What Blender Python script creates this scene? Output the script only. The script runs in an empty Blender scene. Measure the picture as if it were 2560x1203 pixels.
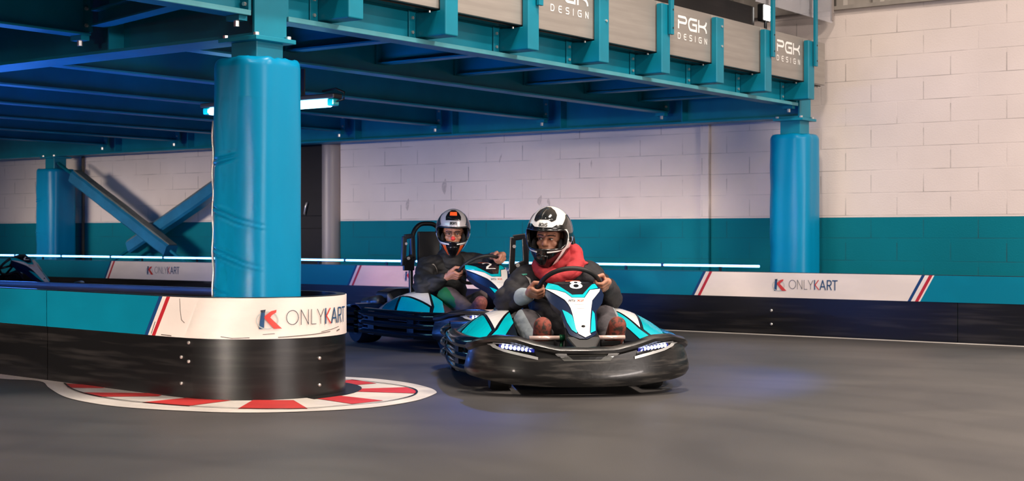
import bpy, bmesh, math, random
from mathutils import Vector, Matrix, noise
from mathutils.geometry import tessellate_polygon

random.seed(7)
C = bpy.context.scene.collection
SC = bpy.context.scene
PI = math.pi
R = math.radians


def lin(c):
    c = c / 255.0
    return c / 12.92 if c <= 0.04045 else ((c + 0.055) / 1.055) ** 2.4


def rgb(r, g, b):
    return (lin(r), lin(g), lin(b), 1.0)


# ------------------------------------------------------------------ camera
cam_d = bpy.data.cameras.new('camera')
cam = bpy.data.objects.new('camera', cam_d)
C.objects.link(cam)
cam.location = (0, 0, 0.88)
cam.rotation_euler = (R(90), 0, 0)
cam_d.sensor_width = 36.0
cam_d.lens = 3600 / 2560 * 36.0
cam_d.shift_y = -16.5 / 2560
cam_d.clip_end = 200
cam_d.dof.use_dof = True
cam_d.dof.focus_distance = 8.6
cam_d.dof.aperture_fstop = 4.5
SC.camera = cam

# the building stands turned: u runs along the mezzanine edge (away, right), v along the back wall (away, left)
TH = math.atan2(0.805, 0.593)
RZ = Matrix.Rotation(TH, 4, 'Z')


def W(u, v, z=0.0):
    return RZ @ Vector((u, v, z))


# ------------------------------------------------------------------ world, exposure, lights
SC.view_settings.view_transform = 'Standard'
SC.view_settings.look = 'None'
SC.view_settings.exposure = 0.0
SC.view_settings.gamma = 1.0
SC.view_settings.use_curve_mapping = False
wd = bpy.data.worlds.new('hall_air')
SC.world = wd
wd.use_nodes = True
wd.node_tree.nodes['Background'].inputs[0].default_value = (1.0, 0.93, 0.86, 1)
wd.node_tree.nodes['Background'].inputs[1].default_value = 0.07


def area(name, loc, target, sx, sy, power, col):
    l = bpy.data.lights.new(name, 'AREA')
    l.shape = 'RECTANGLE'
    l.size = sx
    l.size_y = sy
    l.energy = power
    l.color = col
    o = bpy.data.objects.new(name, l)
    C.objects.link(o)
    o.location = loc
    o.rotation_euler = (Vector(target) - Vector(loc)).to_track_quat('-Z', 'Y').to_euler()
    return o


def spot(name, loc, target, power, col, ang, blend=0.3, r=0.05):
    l = bpy.data.lights.new(name, 'SPOT')
    l.energy = power
    l.color = col
    l.spot_size = R(ang)
    l.spot_blend = blend
    l.shadow_soft_size = r
    o = bpy.data.objects.new(name, l)
    C.objects.link(o)
    o.location = loc
    o.rotation_euler = (Vector(target) - Vector(loc)).to_track_quat('-Z', 'Y').to_euler()
    return o


WARM = (1.0, 0.86, 0.74)
# assumed hall ceiling lamps, out of view, over the open side of the hall
for lu, lv, pw in ((1.6, 4.3, 190), (3.9, -0.3, 150), (8.9, -0.3, 540), (8.3, -4.6, 520), (2.2, -4.6, 300), (-1.5, -1.0, 130), (6.4, 3.6, 330)):
    area('assumed_hall_lamp', W(lu, lv, 6.0), W(lu, lv + 0.3, 0), 1.2, 0.5, pw, WARM)
area('side_fill_light', W(2.0, -13.0, 2.0), W(10.5, 9.0, 1.7), 7.0, 0.4, 1250, (1.0, 0.88, 0.82))  # added low fill from the far side, brightens the wall under the deck
# fill lights without fittings, added under the mezzanine to brighten the back wall
for lv, L, pw in ((8.4, 5.4, 10), (14.8, 7.0, 21)):
    wl_ = area('wall_fill_light', W(6.7, lv, 1.80), W(12.75, lv, 0.98), L, 0.12, pw, (1.0, 0.87, 0.75))
    wl_.data.spread = R(28)
# assumed coloured effect lamps, unseen and without fittings
BLUE = (0.05, 0.22, 1.0)
spot('assumed_blue_lamp', W(9.2, 7.0, 2.0), (-0.6, 9.6, 0), 50, BLUE, 60, 0.6)
spot('assumed_blue_lamp', W(10.6, 4.9, 2.05), (1.25, 8.85, 0), 85, BLUE, 26, 0.9)
spot('assumed_blue_lamp', W(6.9, 4.2, 2.8), (-0.80, 7.52, 0), 40, BLUE, 7, 0.15, 0.02)
area('assumed_blue_lamp', W(8.6, 13.2, 0.7), W(9.0, 7.0, 0.2), 1.6, 0.3, 24, BLUE)
low_ = area('front_fill_light', W(-9.0, 5.0, 1.6), W(5.2, 7.0, 0.35), 2.5, 0.3, 22, WARM)  # added narrow fill behind the camera, brightens the near barrier face
low_.data.spread = R(14)
spot('assumed_red_lamp', W(7.6, 10.6, 1.8), W(11.4, 9.7, 0.30), 150, (1.0, 0.03, 0.10), 30, 0.8)
rl = bpy.data.lights.new('assumed_red_lamp', 'POINT')  # assumed red lamp out of view, reflected in the near column pad
rl.energy = 7
rl.color = (1.0, 0.03, 0.10)
rl.shadow_soft_size = 0.09
rlo = bpy.data.objects.new('assumed_red_lamp', rl)
C.objects.link(rlo)
rlo.location = W(3.45, 8.0, 1.80)
# assumed blue lights, unseen and without fittings, at the inner barrier, shining over the track and up to the deck
for (lu, lv, L, pw, tu, tz) in ((6.30, 8.6, 4.0, 50, 9.0, 0.1), (6.30, 8.6, 4.0, 12, 7.6, 2.4), (6.35, 13.0, 4.0, 20, 8.6, 2.4), (5.62, 10.2, 6.5, 95, 5.64, 2.4)):
    lo = area('assumed_barrier_light', W(lu, lv, 0.50), W(tu, lv, tz), L, 0.06, pw, BLUE)
    lo.rotation_euler = (Matrix([(W(0, 1, 0)), ((-(W(tu, lv, tz) - W(lu, lv, 0.5)).normalized()).cross(W(0, 1, 0))), (-(W(tu, lv, tz) - W(lu, lv, 0.5)).normalized())]).transposed()).to_euler()

# ------------------------------------------------------------------ materials
MATS = {}


def nt(name):
    m = bpy.data.materials.new(name)
    m.use_nodes = True
    t = m.node_tree
    b = t.nodes['Principled BSDF']
    return m, t, b


def add(t, kind, **kw):
    n = t.nodes.new(kind)
    for k, v in kw.items():
        if k in n.inputs:
            n.inputs[k].default_value = v
        else:
            setattr(n, k, v)
    return n


def mat(name, col, rough=0.5, metal=0.0, coat=0.0, var=0.0, scale=(8, 8, 8), bump=0.0, bscale=60, col2=None,
        spec=0.5, lo=0.4, hi=0.65):
    m, t, b = nt(name)
    b.inputs['Base Color'].default_value = col
    b.inputs['Roughness'].default_value = rough
    b.inputs['Metallic'].default_value = metal
    b.inputs['Coat Weight'].default_value = coat
    b.inputs['Coat Roughness'].default_value = 0.08
    b.inputs['Specular IOR Level'].default_value = spec
    co = add(t, 'ShaderNodeTexCoord')
    if var > 0 or col2:
        mp = add(t, 'ShaderNodeMapping')
        mp.inputs['Scale'].default_value = scale
        t.links.new(co.outputs['Object'], mp.inputs[0])
        n = add(t, 'ShaderNodeTexNoise')
        n.inputs['Scale'].default_value = 1.0
        n.inputs['Detail'].default_value = 6
        t.links.new(mp.outputs[0], n.inputs['Vector'])
        cr = add(t, 'ShaderNodeValToRGB')
        cr.color_ramp.elements[0].position = lo
        cr.color_ramp.elements[1].position = hi
        c2 = col2 if col2 else tuple(min(1, c * (1 + var)) for c in col[:3]) + (1,)
        c1 = col if col2 else tuple(c * (1 - var) for c in col[:3]) + (1,)
        cr.color_ramp.elements[0].color = c1
        cr.color_ramp.elements[1].color = c2
        t.links.new(n.outputs[0], cr.inputs[0])
        t.links.new(cr.outputs[0], b.inputs['Base Color'])
    if bump > 0:
        n2 = add(t, 'ShaderNodeTexNoise')
        n2.inputs['Scale'].default_value = bscale
        n2.inputs['Detail'].default_value = 4
        t.links.new(co.outputs['Object'], n2.inputs['Vector'])
        bp = add(t, 'ShaderNodeBump')
        bp.inputs['Strength'].default_value = bump
        bp.inputs['Distance'].default_value = 0.01
        t.links.new(n2.outputs[0], bp.inputs['Height'])
        t.links.new(bp.outputs[0], b.inputs['Normal'])
    MATS[name] = m
    return m


def emit(name, col, strength, base=(0.8, 0.8, 0.8, 1)):
    m, t, b = nt(name)
    b.inputs['Base Color'].default_value = base
    b.inputs['Emission Color'].default_value = col
    b.inputs['Emission Strength'].default_value = strength
    MATS[name] = m
    return m


mat('steel_teal', rgb(0, 120, 144), 0.42, 0.0, 0.0, var=0.10, scale=(3, 3, 3), spec=0.35)
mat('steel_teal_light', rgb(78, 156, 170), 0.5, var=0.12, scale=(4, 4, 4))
mat('vinyl_teal', rgb(0, 128, 172), 0.34, 0.0, 0.0, var=0.05, scale=(3, 3, 1), bump=0.06, bscale=9, spec=0.22)
mat('vinyl_brace', rgb(30, 110, 150), 0.4, 0.0, 0.1, var=0.15, scale=(5, 5, 5))
mat('vinyl_grey_top', rgb(95, 105, 105), 0.6, var=0.2, scale=(9, 9, 9))
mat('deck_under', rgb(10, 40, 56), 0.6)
mat('aluminium', rgb(158, 152, 146), 0.45, 0.35, var=0.10, scale=(1.2, 1.2, 20))
mat('bolt_zinc', rgb(215, 210, 205), 0.3, 0.7)
mat('barrier_black', rgb(15, 14, 15), 0.34, 0.0, 0.1, col2=rgb(46, 43, 42), scale=(1.6, 1.6, 26), lo=0.50, hi=0.78, bump=0.04, bscale=14)
mat('barrier_teal', rgb(0, 116, 142), 0.36, 0.0, 0.0, spec=0.3, var=0.06, scale=(2, 2, 4))
mat('scuff', rgb(88, 80, 74), 0.6)
mat('wall_smudge', rgb(196, 182, 176), 0.75, var=0.12, scale=(30, 30, 30), spec=0.15)
mat('barrier_white', rgb(226, 214, 206), 0.38, 0.0, 0.1, var=0.05, scale=(2, 2, 6))
mat('stripe_red', rgb(176, 34, 44), 0.4)
mat('stripe_blue', rgb(16, 58, 110), 0.4)
mat('logo_blue', rgb(20, 92, 150), 0.4)
mat('logo_red', rgb(200, 60, 50), 0.4)
mat('logo_grey', rgb(178, 184, 180), 0.4)
mat('logo_dark', rgb(40, 48, 62), 0.4)
mat('logo_navy', rgb(30, 70, 108), 0.4)
mat('paint_white_floor', rgb(205, 198, 190), 0.5, var=0.10, scale=(4, 4, 4))
mat('paint_red_floor', rgb(186, 50, 48), 0.5, var=0.12, scale=(4, 4, 4))
mat('black_rubber', rgb(16, 16, 17), 0.6, bump=0.05)
mat('black_plastic', rgb(17, 17, 18), 0.33, 0.0, 0.1)
mat('black_gloss', rgb(9, 10, 12), 0.16, 0.0, 0.6)
mat('bumper_black', rgb(15, 14, 14), 0.36, 0.0, 0.1, col2=rgb(76, 72, 68), scale=(5, 5, 46), lo=0.50, hi=0.74, bump=0.10, bscale=26)
mat('black_metal', rgb(18, 18, 20), 0.35, 0.4)
mat('seat_black', rgb(20, 20, 21), 0.55)
mat('kart_navy', rgb(16, 30, 58), 0.22, 0.0, 0.6)
mat('kart_dark', rgb(20, 22, 28), 0.22, 0.0, 0.6)
mat('kart_teal', rgb(0, 178, 190), 0.24, 0.0, 0.6)
mat('kart_teal_dark', rgb(0, 92, 112), 0.24, 0.0, 0.6)
mat('kart_white', rgb(232, 228, 224), 0.24, 0.0, 0.6)
mat('kart_orange', rgb(222, 90, 50), 0.3)
mat('kart_grey_text', rgb(120, 118, 116), 0.4)
mat('number_white', rgb(245, 243, 240), 0.4)
mat('bezel', rgb(200, 200, 198), 0.3, 0.3)
mat('grille_grey', rgb(96, 96, 92), 0.4, 0.3)
mat('pedal_red', rgb(165, 48, 38), 0.35, 0.3)
mat('pedal_pale', rgb(236, 206, 196), 0.18, 0.3)
mat('pedal_green', rgb(10, 90, 58), 0.35, 0.3)
mat('silencer', rgb(90, 90, 92), 0.35, 0.8)
mat('skin', rgb(176, 122, 98), 0.5, var=0.10, scale=(30, 30, 30), bump=0.08, bscale=140)
mat('eye_white', rgb(222, 214, 206), 0.2)
mat('iris', rgb(36, 24, 20), 0.15)
mat('brow', rgb(34, 24, 20), 0.7)
mat('jacket_charcoal', rgb(27, 26, 31), 0.75, var=0.25, scale=(14, 14, 14), bump=0.35, bscale=28)
mat('jacket_black', rgb(11, 12, 15), 0.7, var=0.25, scale=(14, 14, 14), bump=0.35, bscale=28)
mat('jacket_navy', rgb(28, 32, 58), 0.7, var=0.2, scale=(14, 14, 14), bump=0.3, bscale=28)
mat('cuff_grey', rgb(150, 162, 170), 0.8, bump=0.2)
mat('trouser_grey', rgb(72, 68, 72), 0.85, var=0.18, scale=(18, 18, 18), bump=0.3, bscale=40)
mat('trouser_pale', rgb(128, 136, 140), 0.85, var=0.1, scale=(18, 18, 18), bump=0.2, bscale=40)
mat('trouser_brown', rgb(88, 76, 78), 0.85, var=0.18, scale=(18, 18, 18), bump=0.3, bscale=40)
mat('patch_green', rgb(6, 88, 46), 0.7)
mat('hood_red', rgb(170, 44, 50), 0.8, var=0.12, scale=(10, 10, 10), bump=0.3, bscale=35)
mat('patch_teal', rgb(30, 130, 112), 0.6)
mat('patch_grey', rgb(150, 146, 142), 0.6)
mat('sole_brown', rgb(122, 66, 56), 0.7, var=0.3, scale=(60, 60, 60))
mat('balaclava', rgb(176, 178, 172), 0.85)
mat('helmet_white', rgb(228, 226, 222), 0.15, 0.0, 0.8)
mat('helmet_silver', rgb(176, 172, 176), 0.18, 0.2, 0.8)
mat('helmet_dark', rgb(30, 32, 34), 0.10, 0.2, 1.0, col2=rgb(70, 66, 62), scale=(7, 7, 7))
mat('helmet_black', rgb(12, 12, 13), 0.22, 0.0, 0.6)
mat('helmet_orange', rgb(226, 92, 40), 0.25, 0.0, 0.5)
mat('helmet_lining', rgb(14, 14, 15), 0.9)
mat('nose_red_light', rgb(205, 52, 44), 0.5)  # red light on a nose tip, put into the colour
mat('glasses_metal', rgb(36, 28, 26), 0.3, 0.5)
mat('lamp_housing', rgb(20, 22, 26), 0.5)
mat('cable_black', rgb(10, 10, 12), 0.5)
mat('door_dark', rgb(22, 17, 20), 0.6, var=0.15)
mat('post_grey', rgb(150, 140, 136), 0.45, 0.1)
mat('pipe_brown', rgb(84, 74, 62), 0.6)
mat('cladding', rgb(150, 142, 134), 0.6, var=0.12, scale=(6, 6, 0.6))
emit('led_strip', (0.10, 0.38, 1.0, 1), 8.5)
emit('tube_light', (0.30, 0.85, 1.0, 1), 11)
emit('led_head', (0.6, 0.68, 1.0, 1), 9)
emit('led_blue', (0.05, 0.08, 0.9, 1), 0.35, (0.01, 0.01, 0.05, 1))
emit('flood_white', (1.0, 0.95, 0.9, 1), 9)

# chequered brownish-red shoe cloth
m, t, b = nt('shoe_plaid')
co = add(t, 'ShaderNodeTexCoord')
ck = add(t, 'ShaderNodeTexNoise')
ck.inputs['Scale'].default_value = 38
t.links.new(co.outputs['Object'], ck.inputs['Vector'])
cr = add(t, 'ShaderNodeValToRGB')
cr.color_ramp.elements[0].position = 0.38
cr.color_ramp.elements[0].color = rgb(52, 46, 40)
cr.color_ramp.elements[1].position = 0.56
cr.color_ramp.elements[1].color = rgb(132, 64, 52)
t.links.new(ck.outputs[0], cr.inputs[0])
t.links.new(cr.outputs[0], b.inputs['Base Color'])
b.inputs['Roughness'].default_value = 0.85
MATS['shoe_plaid'] = m

# clear plastic guard sheet
m, t, b = nt('clear_sheet')
b.inputs['Base Color'].default_value = (0.86, 0.85, 0.9, 1)
b.inputs['Roughness'].default_value = 0.08
b.inputs['Transmission Weight'].default_value = 0.75
b.inputs['IOR'].default_value = 1.05
MATS['clear_sheet'] = m


def wall_mat(name='wall_paint'):
    m, t, b = nt(name)
    geo = add(t, 'ShaderNodeTexCoord')
    sep = add(t, 'ShaderNodeSeparateXYZ')
    t.links.new(geo.outputs['Object'], sep.inputs[0])
    cmb = add(t, 'ShaderNodeCombineXYZ')
    t.links.new(sep.outputs['Y'], cmb.inputs[0])
    t.links.new(sep.outputs['Z'], cmb.inputs[1])
    br = add(t, 'ShaderNodeTexBrick')
    br.offset = 0.5
    br.inputs['Scale'].default_value = 1.0
    br.inputs['Mortar Size'].default_value = 0.006
    br.inputs['Mortar Smooth'].default_value = 0.3
    br.inputs['Brick Width'].default_value = 0.5
    br.inputs['Row Height'].default_value = 0.21
    t.links.new(cmb.outputs[0], br.inputs['Vector'])
    # joints only show here and there
    nz = add(t, 'ShaderNodeTexNoise')
    nz.inputs['Scale'].default_value = 2.3
    nz.inputs['Detail'].default_value = 5
    t.links.new(geo.outputs['Object'], nz.inputs['Vector'])
    nr = add(t, 'ShaderNodeMapRange')
    nr.inputs[1].default_value = 0.40
    nr.inputs[2].default_value = 0.68
    t.links.new(nz.outputs[0], nr.inputs[0])
    # which joints are upright ones: the row coordinate is well inside a course
    md = add(t, 'ShaderNodeMath', operation='MODULO')
    md.inputs[1].default_value = 0.21
    t.links.new(sep.outputs['Z'], md.inputs[0])
    d1 = add(t, 'ShaderNodeMath', operation='SUBTRACT')
    d1.inputs[1].default_value = 0.075
    t.links.new(md.outputs[0], d1.inputs[0])
    d2 = add(t, 'ShaderNodeMath', operation='ABSOLUTE')
    t.links.new(d1.outputs[0], d2.inputs[0])
    d3 = add(t, 'ShaderNodeMath', operation='LESS_THAN')
    d3.inputs[1].default_value = 0.092
    t.links.new(d2.outputs[0], d3.inputs[0])
    up = add(t, 'ShaderNodeMapRange')
    up.inputs[3].default_value = 0.16
    up.inputs[4].default_value = 1.0
    t.links.new(d3.outputs[0], up.inputs[0])
    jf = add(t, 'ShaderNodeMath', operation='MULTIPLY')
    t.links.new(br.outputs['Fac'], jf.inputs[0])
    t.links.new(nr.outputs[0], jf.inputs[1])
    jf2 = add(t, 'ShaderNodeMath', operation='MULTIPLY')
    bt_scale = 0.62
    t.links.new(jf.outputs[0], jf2.inputs[0])
    t.links.new(up.outputs[0], jf2.inputs[1])
    # paint line
    pl = add(t, 'ShaderNodeMath', operation='GREATER_THAN')
    pl.inputs[1].default_value = 1.035
    t.links.new(sep.outputs['Z'], pl.inputs[0])
    mx = add(t, 'ShaderNodeMix', data_type='RGBA')
    t.links.new(pl.outputs[0], mx.inputs[0])
    mx.inputs[6].default_value = rgb(0, 112, 128)
    mx.inputs[7].default_value = rgb(224, 210, 203)
    # blotches
    n2 = add(t, 'ShaderNodeTexNoise')
    n2.inputs['Scale'].default_value = 1.1
    n2.inputs['Detail'].default_value = 8
    t.links.new(geo.outputs['Object'], n2.inputs['Vector'])
    r2 = add(t, 'ShaderNodeMapRange')
    r2.inputs[1].default_value = 0.3
    r2.inputs[2].default_value = 0.75
    r2.inputs[3].default_value = 1.05
    r2.inputs[4].default_value = 0.88
    t.links.new(n2.outputs[0], r2.inputs[0])
    ml = add(t, 'ShaderNodeVectorMath', operation='SCALE')
    t.links.new(mx.outputs[2], ml.inputs[0])
    t.links.new(r2.outputs[0], ml.inputs['Scale'])
    # per-block tint
    bt = add(t, 'ShaderNodeMix', data_type='RGBA')
    bt.inputs[7].default_value = (0.03, 0.025, 0.022, 1)
    t.links.new(ml.outputs[0], bt.inputs[6])
    jf3 = add(t, 'ShaderNodeMath', operation='MULTIPLY')
    jf3.inputs[1].default_value = bt_scale
    t.links.new(jf2.outputs[0], jf3.inputs[0])
    t.links.new(jf3.outputs[0], bt.inputs[0])
    t.links.new(bt.outputs[2], b.inputs['Base Color'])
    b.inputs['Roughness'].default_value = 0.75
    b.inputs['Specular IOR Level'].default_value = 0.15
    n3 = add(t, 'ShaderNodeTexNoise')
    n3.inputs['Scale'].default_value = 70
    t.links.new(geo.outputs['Object'], n3.inputs['Vector'])
    h = add(t, 'ShaderNodeMath', operation='SUBTRACT')
    t.links.new(n3.outputs[0], h.inputs[0])
    t.links.new(br.outputs['Fac'], h.inputs[1])
    bp = add(t, 'ShaderNodeBump')
    bp.inputs['Strength'].default_value = 0.22
    bp.inputs['Distance'].default_value = 0.005
    t.links.new(h.outputs[0], bp.inputs['Height'])
    t.links.new(bp.outputs[0], b.inputs['Normal'])
    MATS[name] = m


wall_mat()


def floor_mat():
    m, t, b = nt('floor_asphalt')
    co = add(t, 'ShaderNodeTexCoord')
    n1 = add(t, 'ShaderNodeTexNoise')
    n1.inputs['Scale'].default_value = 0.8
    n1.inputs['Detail'].default_value = 7
    n1.inputs['Distortion'].default_value = 0.8
    t.links.new(co.outputs['Object'], n1.inputs['Vector'])
    cr = add(t, 'ShaderNodeValToRGB')
    cr.color_ramp.elements[0].position = 0.36
    cr.color_ramp.elements[0].color = rgb(66, 64, 64)
    cr.color_ramp.elements[1].position = 0.66
    cr.color_ramp.elements[1].color = rgb(81, 78, 76)
    t.links.new(n1.outputs[0], cr.inputs[0])
    # rubbed tyre arcs
    mp = add(t, 'ShaderNodeMapping')
    mp.inputs['Location'].default_value = (2.2, -3.0, 0)
    t.links.new(co.outputs['Object'], mp.inputs[0])
    wv = add(t, 'ShaderNodeTexWave', wave_type='RINGS', rings_direction='Z')
    wv.inputs['Scale'].default_value = 0.55
    wv.inputs['Distortion'].default_value = 11.0
    wv.inputs['Detail'].default_value = 3
    wv.inputs['Detail Scale'].default_value = 0.7
    t.links.new(mp.outputs[0], wv.inputs['Vector'])
    wr = add(t, 'ShaderNodeMapRange')
    wr.inputs[1].default_value = 0.0
    wr.inputs[2].default_value = 0.35
    wr.inputs[3].default_value = 0.90
    wr.inputs[4].default_value = 1.0
    t.links.new(wv.outputs['Fac'], wr.inputs[0])
    ml = add(t, 'ShaderNodeVectorMath', operation='SCALE')
    t.links.new(cr.outputs[0], ml.inputs[0])
    t.links.new(wr.outputs[0], ml.inputs['Scale'])
    t.links.new(ml.outputs[0], b.inputs['Base Color'])
    b.inputs['Roughness'].default_value = 0.48
    b.inputs['Specular IOR Level'].default_value = 0.35
    n3 = add(t, 'ShaderNodeTexNoise')
    n3.inputs['Scale'].default_value = 160
    t.links.new(co.outputs['Object'], n3.inputs['Vector'])
    bp = add(t, 'ShaderNodeBump')
    bp.inputs['Strength'].default_value = 0.18
    bp.inputs['Distance'].default_value = 0.004
    t.links.new(n3.outputs[0], bp.inputs['Height'])
    t.links.new(bp.outputs[0], b.inputs['Normal'])
    MATS['floor_asphalt'] = m


floor_mat()


# ------------------------------------------------------------------ mesh helpers
class MB:
    """Collects vertices and faces of one mesh object."""

    def __init__(self):
        self.v = []
        self.f = []
        self.e = 1e-3

    def quad_grid(self, rows, closed=False):
        b = len(self.v)
        n = len(rows[0])
        for r in rows:
            self.v.extend([Vector(p) for p in r])
        for i in range(len(rows) - 1):
            for j in range(n if closed else n - 1):
                k = (j + 1) % n
                self.f.append((b + i * n + j, b + i * n + k, b + (i + 1) * n + k, b + (i + 1) * n + j))
        return self

    def loft(self, rings, cap=True):
        b = len(self.v)
        n = len(rings[0])
        self.quad_grid(rings, True)
        if cap:
            self.f.append(tuple(b + j for j in range(n))[::-1])
            e = b + (len(rings) - 1) * n
            self.f.append(tuple(e + j for j in range(n)))
        return self

    def box(self, x0, x1, y0, y1, z0, z1):
        b = len(self.v)
        for z in (z0, z1):
            self.v += [Vector((x0, y0, z)), Vector((x1, y0, z)), Vector((x1, y1, z)), Vector((x0, y1, z))]
        for q in ((0, 3, 2, 1), (4, 5, 6, 7), (0, 1, 5, 4), (1, 2, 6, 5), (2, 3, 7, 6), (3, 0, 4, 7)):
            self.f.append(tuple(b + i for i in q))
        return self

    def hexa(self, pts):
        b = len(self.v)
        self.v += [Vector(p) for p in pts]
        for q in ((0, 3, 2, 1), (4, 5, 6, 7), (0, 1, 5, 4), (1, 2, 6, 5), (2, 3, 7, 6), (3, 0, 4, 7)):
            self.f.append(tuple(b + i for i in q))
        return self

    def tube(self, path, r, seg=10, closed=False, cap=True):
        path = [Vector(p) for p in path]
        n = len(path)
        rings = []
        up = None
        for i, p in enumerate(path):
            if closed:
                d = path[(i + 1) % n] - path[i - 1]
            else:
                d = path[min(i + 1, n - 1)] - path[max(i - 1, 0)]
            d.normalize()
            if up is None:
                up = Vector((0, 0, 1)) if abs(d.z) < 0.9 else Vector((1, 0, 0))
            s = d.cross(up).normalized()
            up = s.cross(d).normalized()
            rr = r[i] if isinstance(r, (list, tuple)) else r
            rings.append([p + (s * math.cos(a) + up * math.sin(a)) * rr for a in [2 * PI * k / seg for k in range(seg)]])
        if closed:
            rings.append(rings[0])
        return self.loft(rings, cap and not closed)

    def capsule(self, p0, p1, r0, r1, seg=16):
        p0, p1 = Vector(p0), Vector(p1)
        d = (p1 - p0)
        L = d.length
        d = d.normalized() if L > 1e-6 else Vector((0, 0, 1))
        up = Vector((0, 0, 1)) if abs(d.z) < 0.9 else Vector((1, 0, 0))
        s = d.cross(up).normalized()
        t = s.cross(d).normalized()
        rings = []
        N = 5
        for i in range(N):
            a = -PI / 2 + (PI / 2) * (i + 0.3) / N
            rings.append((p0 + d * r0 * math.sin(a), r0 * math.cos(a)))
        rings.append((p0, r0))
        rings.append((p1, r1))
        for i in range(N):
            a = (PI / 2) * (i + 0.7) / N
            rings.append((p1 + d * r1 * math.sin(a), r1 * math.cos(a)))
        return self.loft([[c + (s * math.cos(a) + t * math.sin(a)) * rr for a in [2 * PI * k / seg for k in range(seg)]]
                          for c, rr in rings])

    def ellipsoid(self, c, rx, ry, rz, rot=None, seg=20, rows=12):
        c = Vector(c)
        rot = rot or Matrix.Identity(3)
        rings = []
        for i in range(rows):
            a = -PI / 2 + PI * (i + 0.25) / (rows - 0.5)
            rings.append([c + rot @ Vector((rx * math.cos(a) * math.cos(p), ry * math.cos(a) * math.sin(p), rz * math.sin(a)))
                          for p in [2 * PI * k / seg for k in range(seg)]])
        return self.loft(rings)

    def lathe(self, prof, c=(0, 0, 0), axis='z', seg=28, cap=True):
        c = Vector(c)
        rings = []
        for (rr, h) in prof:
            ring = []
            for k in range(seg):
                a = 2 * PI * k / seg
                x, y = rr * math.cos(a), rr * math.sin(a)
                ring.append(c + (Vector((x, y, h)) if axis == 'z' else Vector((h, x, y)) if axis == 'x' else Vector((y, h, x))))
            rings.append(ring)
        return self.loft(rings, cap)

    def decal(self, poly, S, off=0.002, sub=2, flip=False):
        """A polygon in the (a, b) plane of surface S laid on that surface, raised by off."""
        p3 = [Vector((p[0], p[1], 0)) for p in poly]
        tris = [tuple((p3[i].x, p3[i].y) for i in tr) for tr in tessellate_polygon([p3])]
        for _ in range(sub):
            nx = []
            for a, b_, c_ in tris:
                m1 = ((a[0] + b_[0]) / 2, (a[1] + b_[1]) / 2)
                m2 = ((b_[0] + c_[0]) / 2, (b_[1] + c_[1]) / 2)
                m3 = ((c_[0] + a[0]) / 2, (c_[1] + a[1]) / 2)
                nx += [(a, m1, m3), (m1, b_, m2), (m3, m2, c_), (m1, m2, m3)]
            tris = nx
        idx = {}

        def vid(q):
            k = (round(q[0], 7), round(q[1], 7))
            if k not in idx:
                e = self.e
                p = S(q[0], q[1])
                n = (S(q[0] + e, q[1]) - S(q[0] - e, q[1])).cross(S(q[0], q[1] + e) - S(q[0], q[1] - e))
                n = n.normalized() if n.length > 1e-12 else Vector((0, 0, 1))
                if flip:
                    n = -n
                idx[k] = len(self.v)
                self.v.append(p + n * off)
            return idx[k]
        for a, b_, c_ in tris:
            q = (vid(a), vid(b_), vid(c_))
            if len(set(q)) == 3:
                self.f.append(q)
        return self

    def strokes(self, lines, S, w, off=0.002, flip=False, n=4):
        """Lettering: each polyline becomes a ribbon of width w on surface S."""
        for ln in lines:
            for (a, b_) in zip(ln[:-1], ln[1:]):
                d = Vector((b_[0] - a[0], b_[1] - a[1]))
                if d.length < 1e-9:
                    continue
                d.normalize()
                pr = Vector((-d.y, d.x)) * w / 2
                e = d * w * 0.42
                A = Vector(a) - e
                B = Vector(b_) + e
                for k in range(n):
                    q0 = A.lerp(B, k / n)
                    q1 = A.lerp(B, (k + 1) / n)
                    self.decal([q0 + pr, q0 - pr, q1 - pr, q1 + pr], S, off + 0.00005 * (len(self.f) // 2 % 24), 0, flip)
        return self

    def build(self, name, material, parent=None, smooth=False, origin=None, bevel=0.0, bseg=2, fix=True, link=True):
        me = bpy.data.meshes.new(name)
        o_ = Vector(origin) if origin is not None else Vector((0, 0, 0))
        me.from_pydata([tuple(p - o_) for p in self.v], [], self.f)
        me.update()
        if fix:
            bm = bmesh.new()
            bm.from_mesh(me)
            bmesh.ops.recalc_face_normals(bm, faces=bm.faces)
            bm.to_mesh(me)
            bm.free()
        ob = bpy.data.objects.new(name, me)
        if link:
            C.objects.link(ob)
        for mm in (material if isinstance(material, (list, tuple)) else [material]):
            me.materials.append(MATS[mm])
        if smooth:
            me.polygons.foreach_set('use_smooth', [True] * len(me.polygons))
            if smooth == 'auto':
                md = ob.modifiers.new('edges', 'EDGE_SPLIT')
                md.split_angle = R(38)
        if bevel > 0:
            md = ob.modifiers.new('bevel', 'BEVEL')
            md.width = bevel
            md.segments = bseg
            md.limit_method = 'ANGLE'
            md.angle_limit = R(40)
        if parent is not None:
            ob.parent = parent
        return ob


def tag(o, label, cat, group=None, kind=None):
    if label:
        o['label'] = label
    if cat:
        o['category'] = cat
    if group:
        o['group'] = group
    if kind:
        o['kind'] = kind
    return o


def thing(name, label, cat, loc=(0, 0, 0), rz=0.0, group=None):
    o = bpy.data.objects.new(name, None)
    o.empty_display_size = 0.1
    C.objects.link(o)
    o.location = loc
    o.rotation_euler = (0, 0, rz)
    return tag(o, label, cat, group)


def bthing(name, label, cat, u, v, z=0.0, group=None):
    """A thing in building directions: its children are meshed in (u, v, z) relative to the given base."""
    return thing(name, label, cat, W(u, v, z), TH, group)


def bmesh_thing(name, mb, m, label, cat, u, v, z=0.0, group=None, **kw):
    o = mb.build(name, m, None, **kw)
    o.location = W(u, v, z)
    o.rotation_euler = (0, 0, TH)
    return tag(o, label, cat, group)


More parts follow.
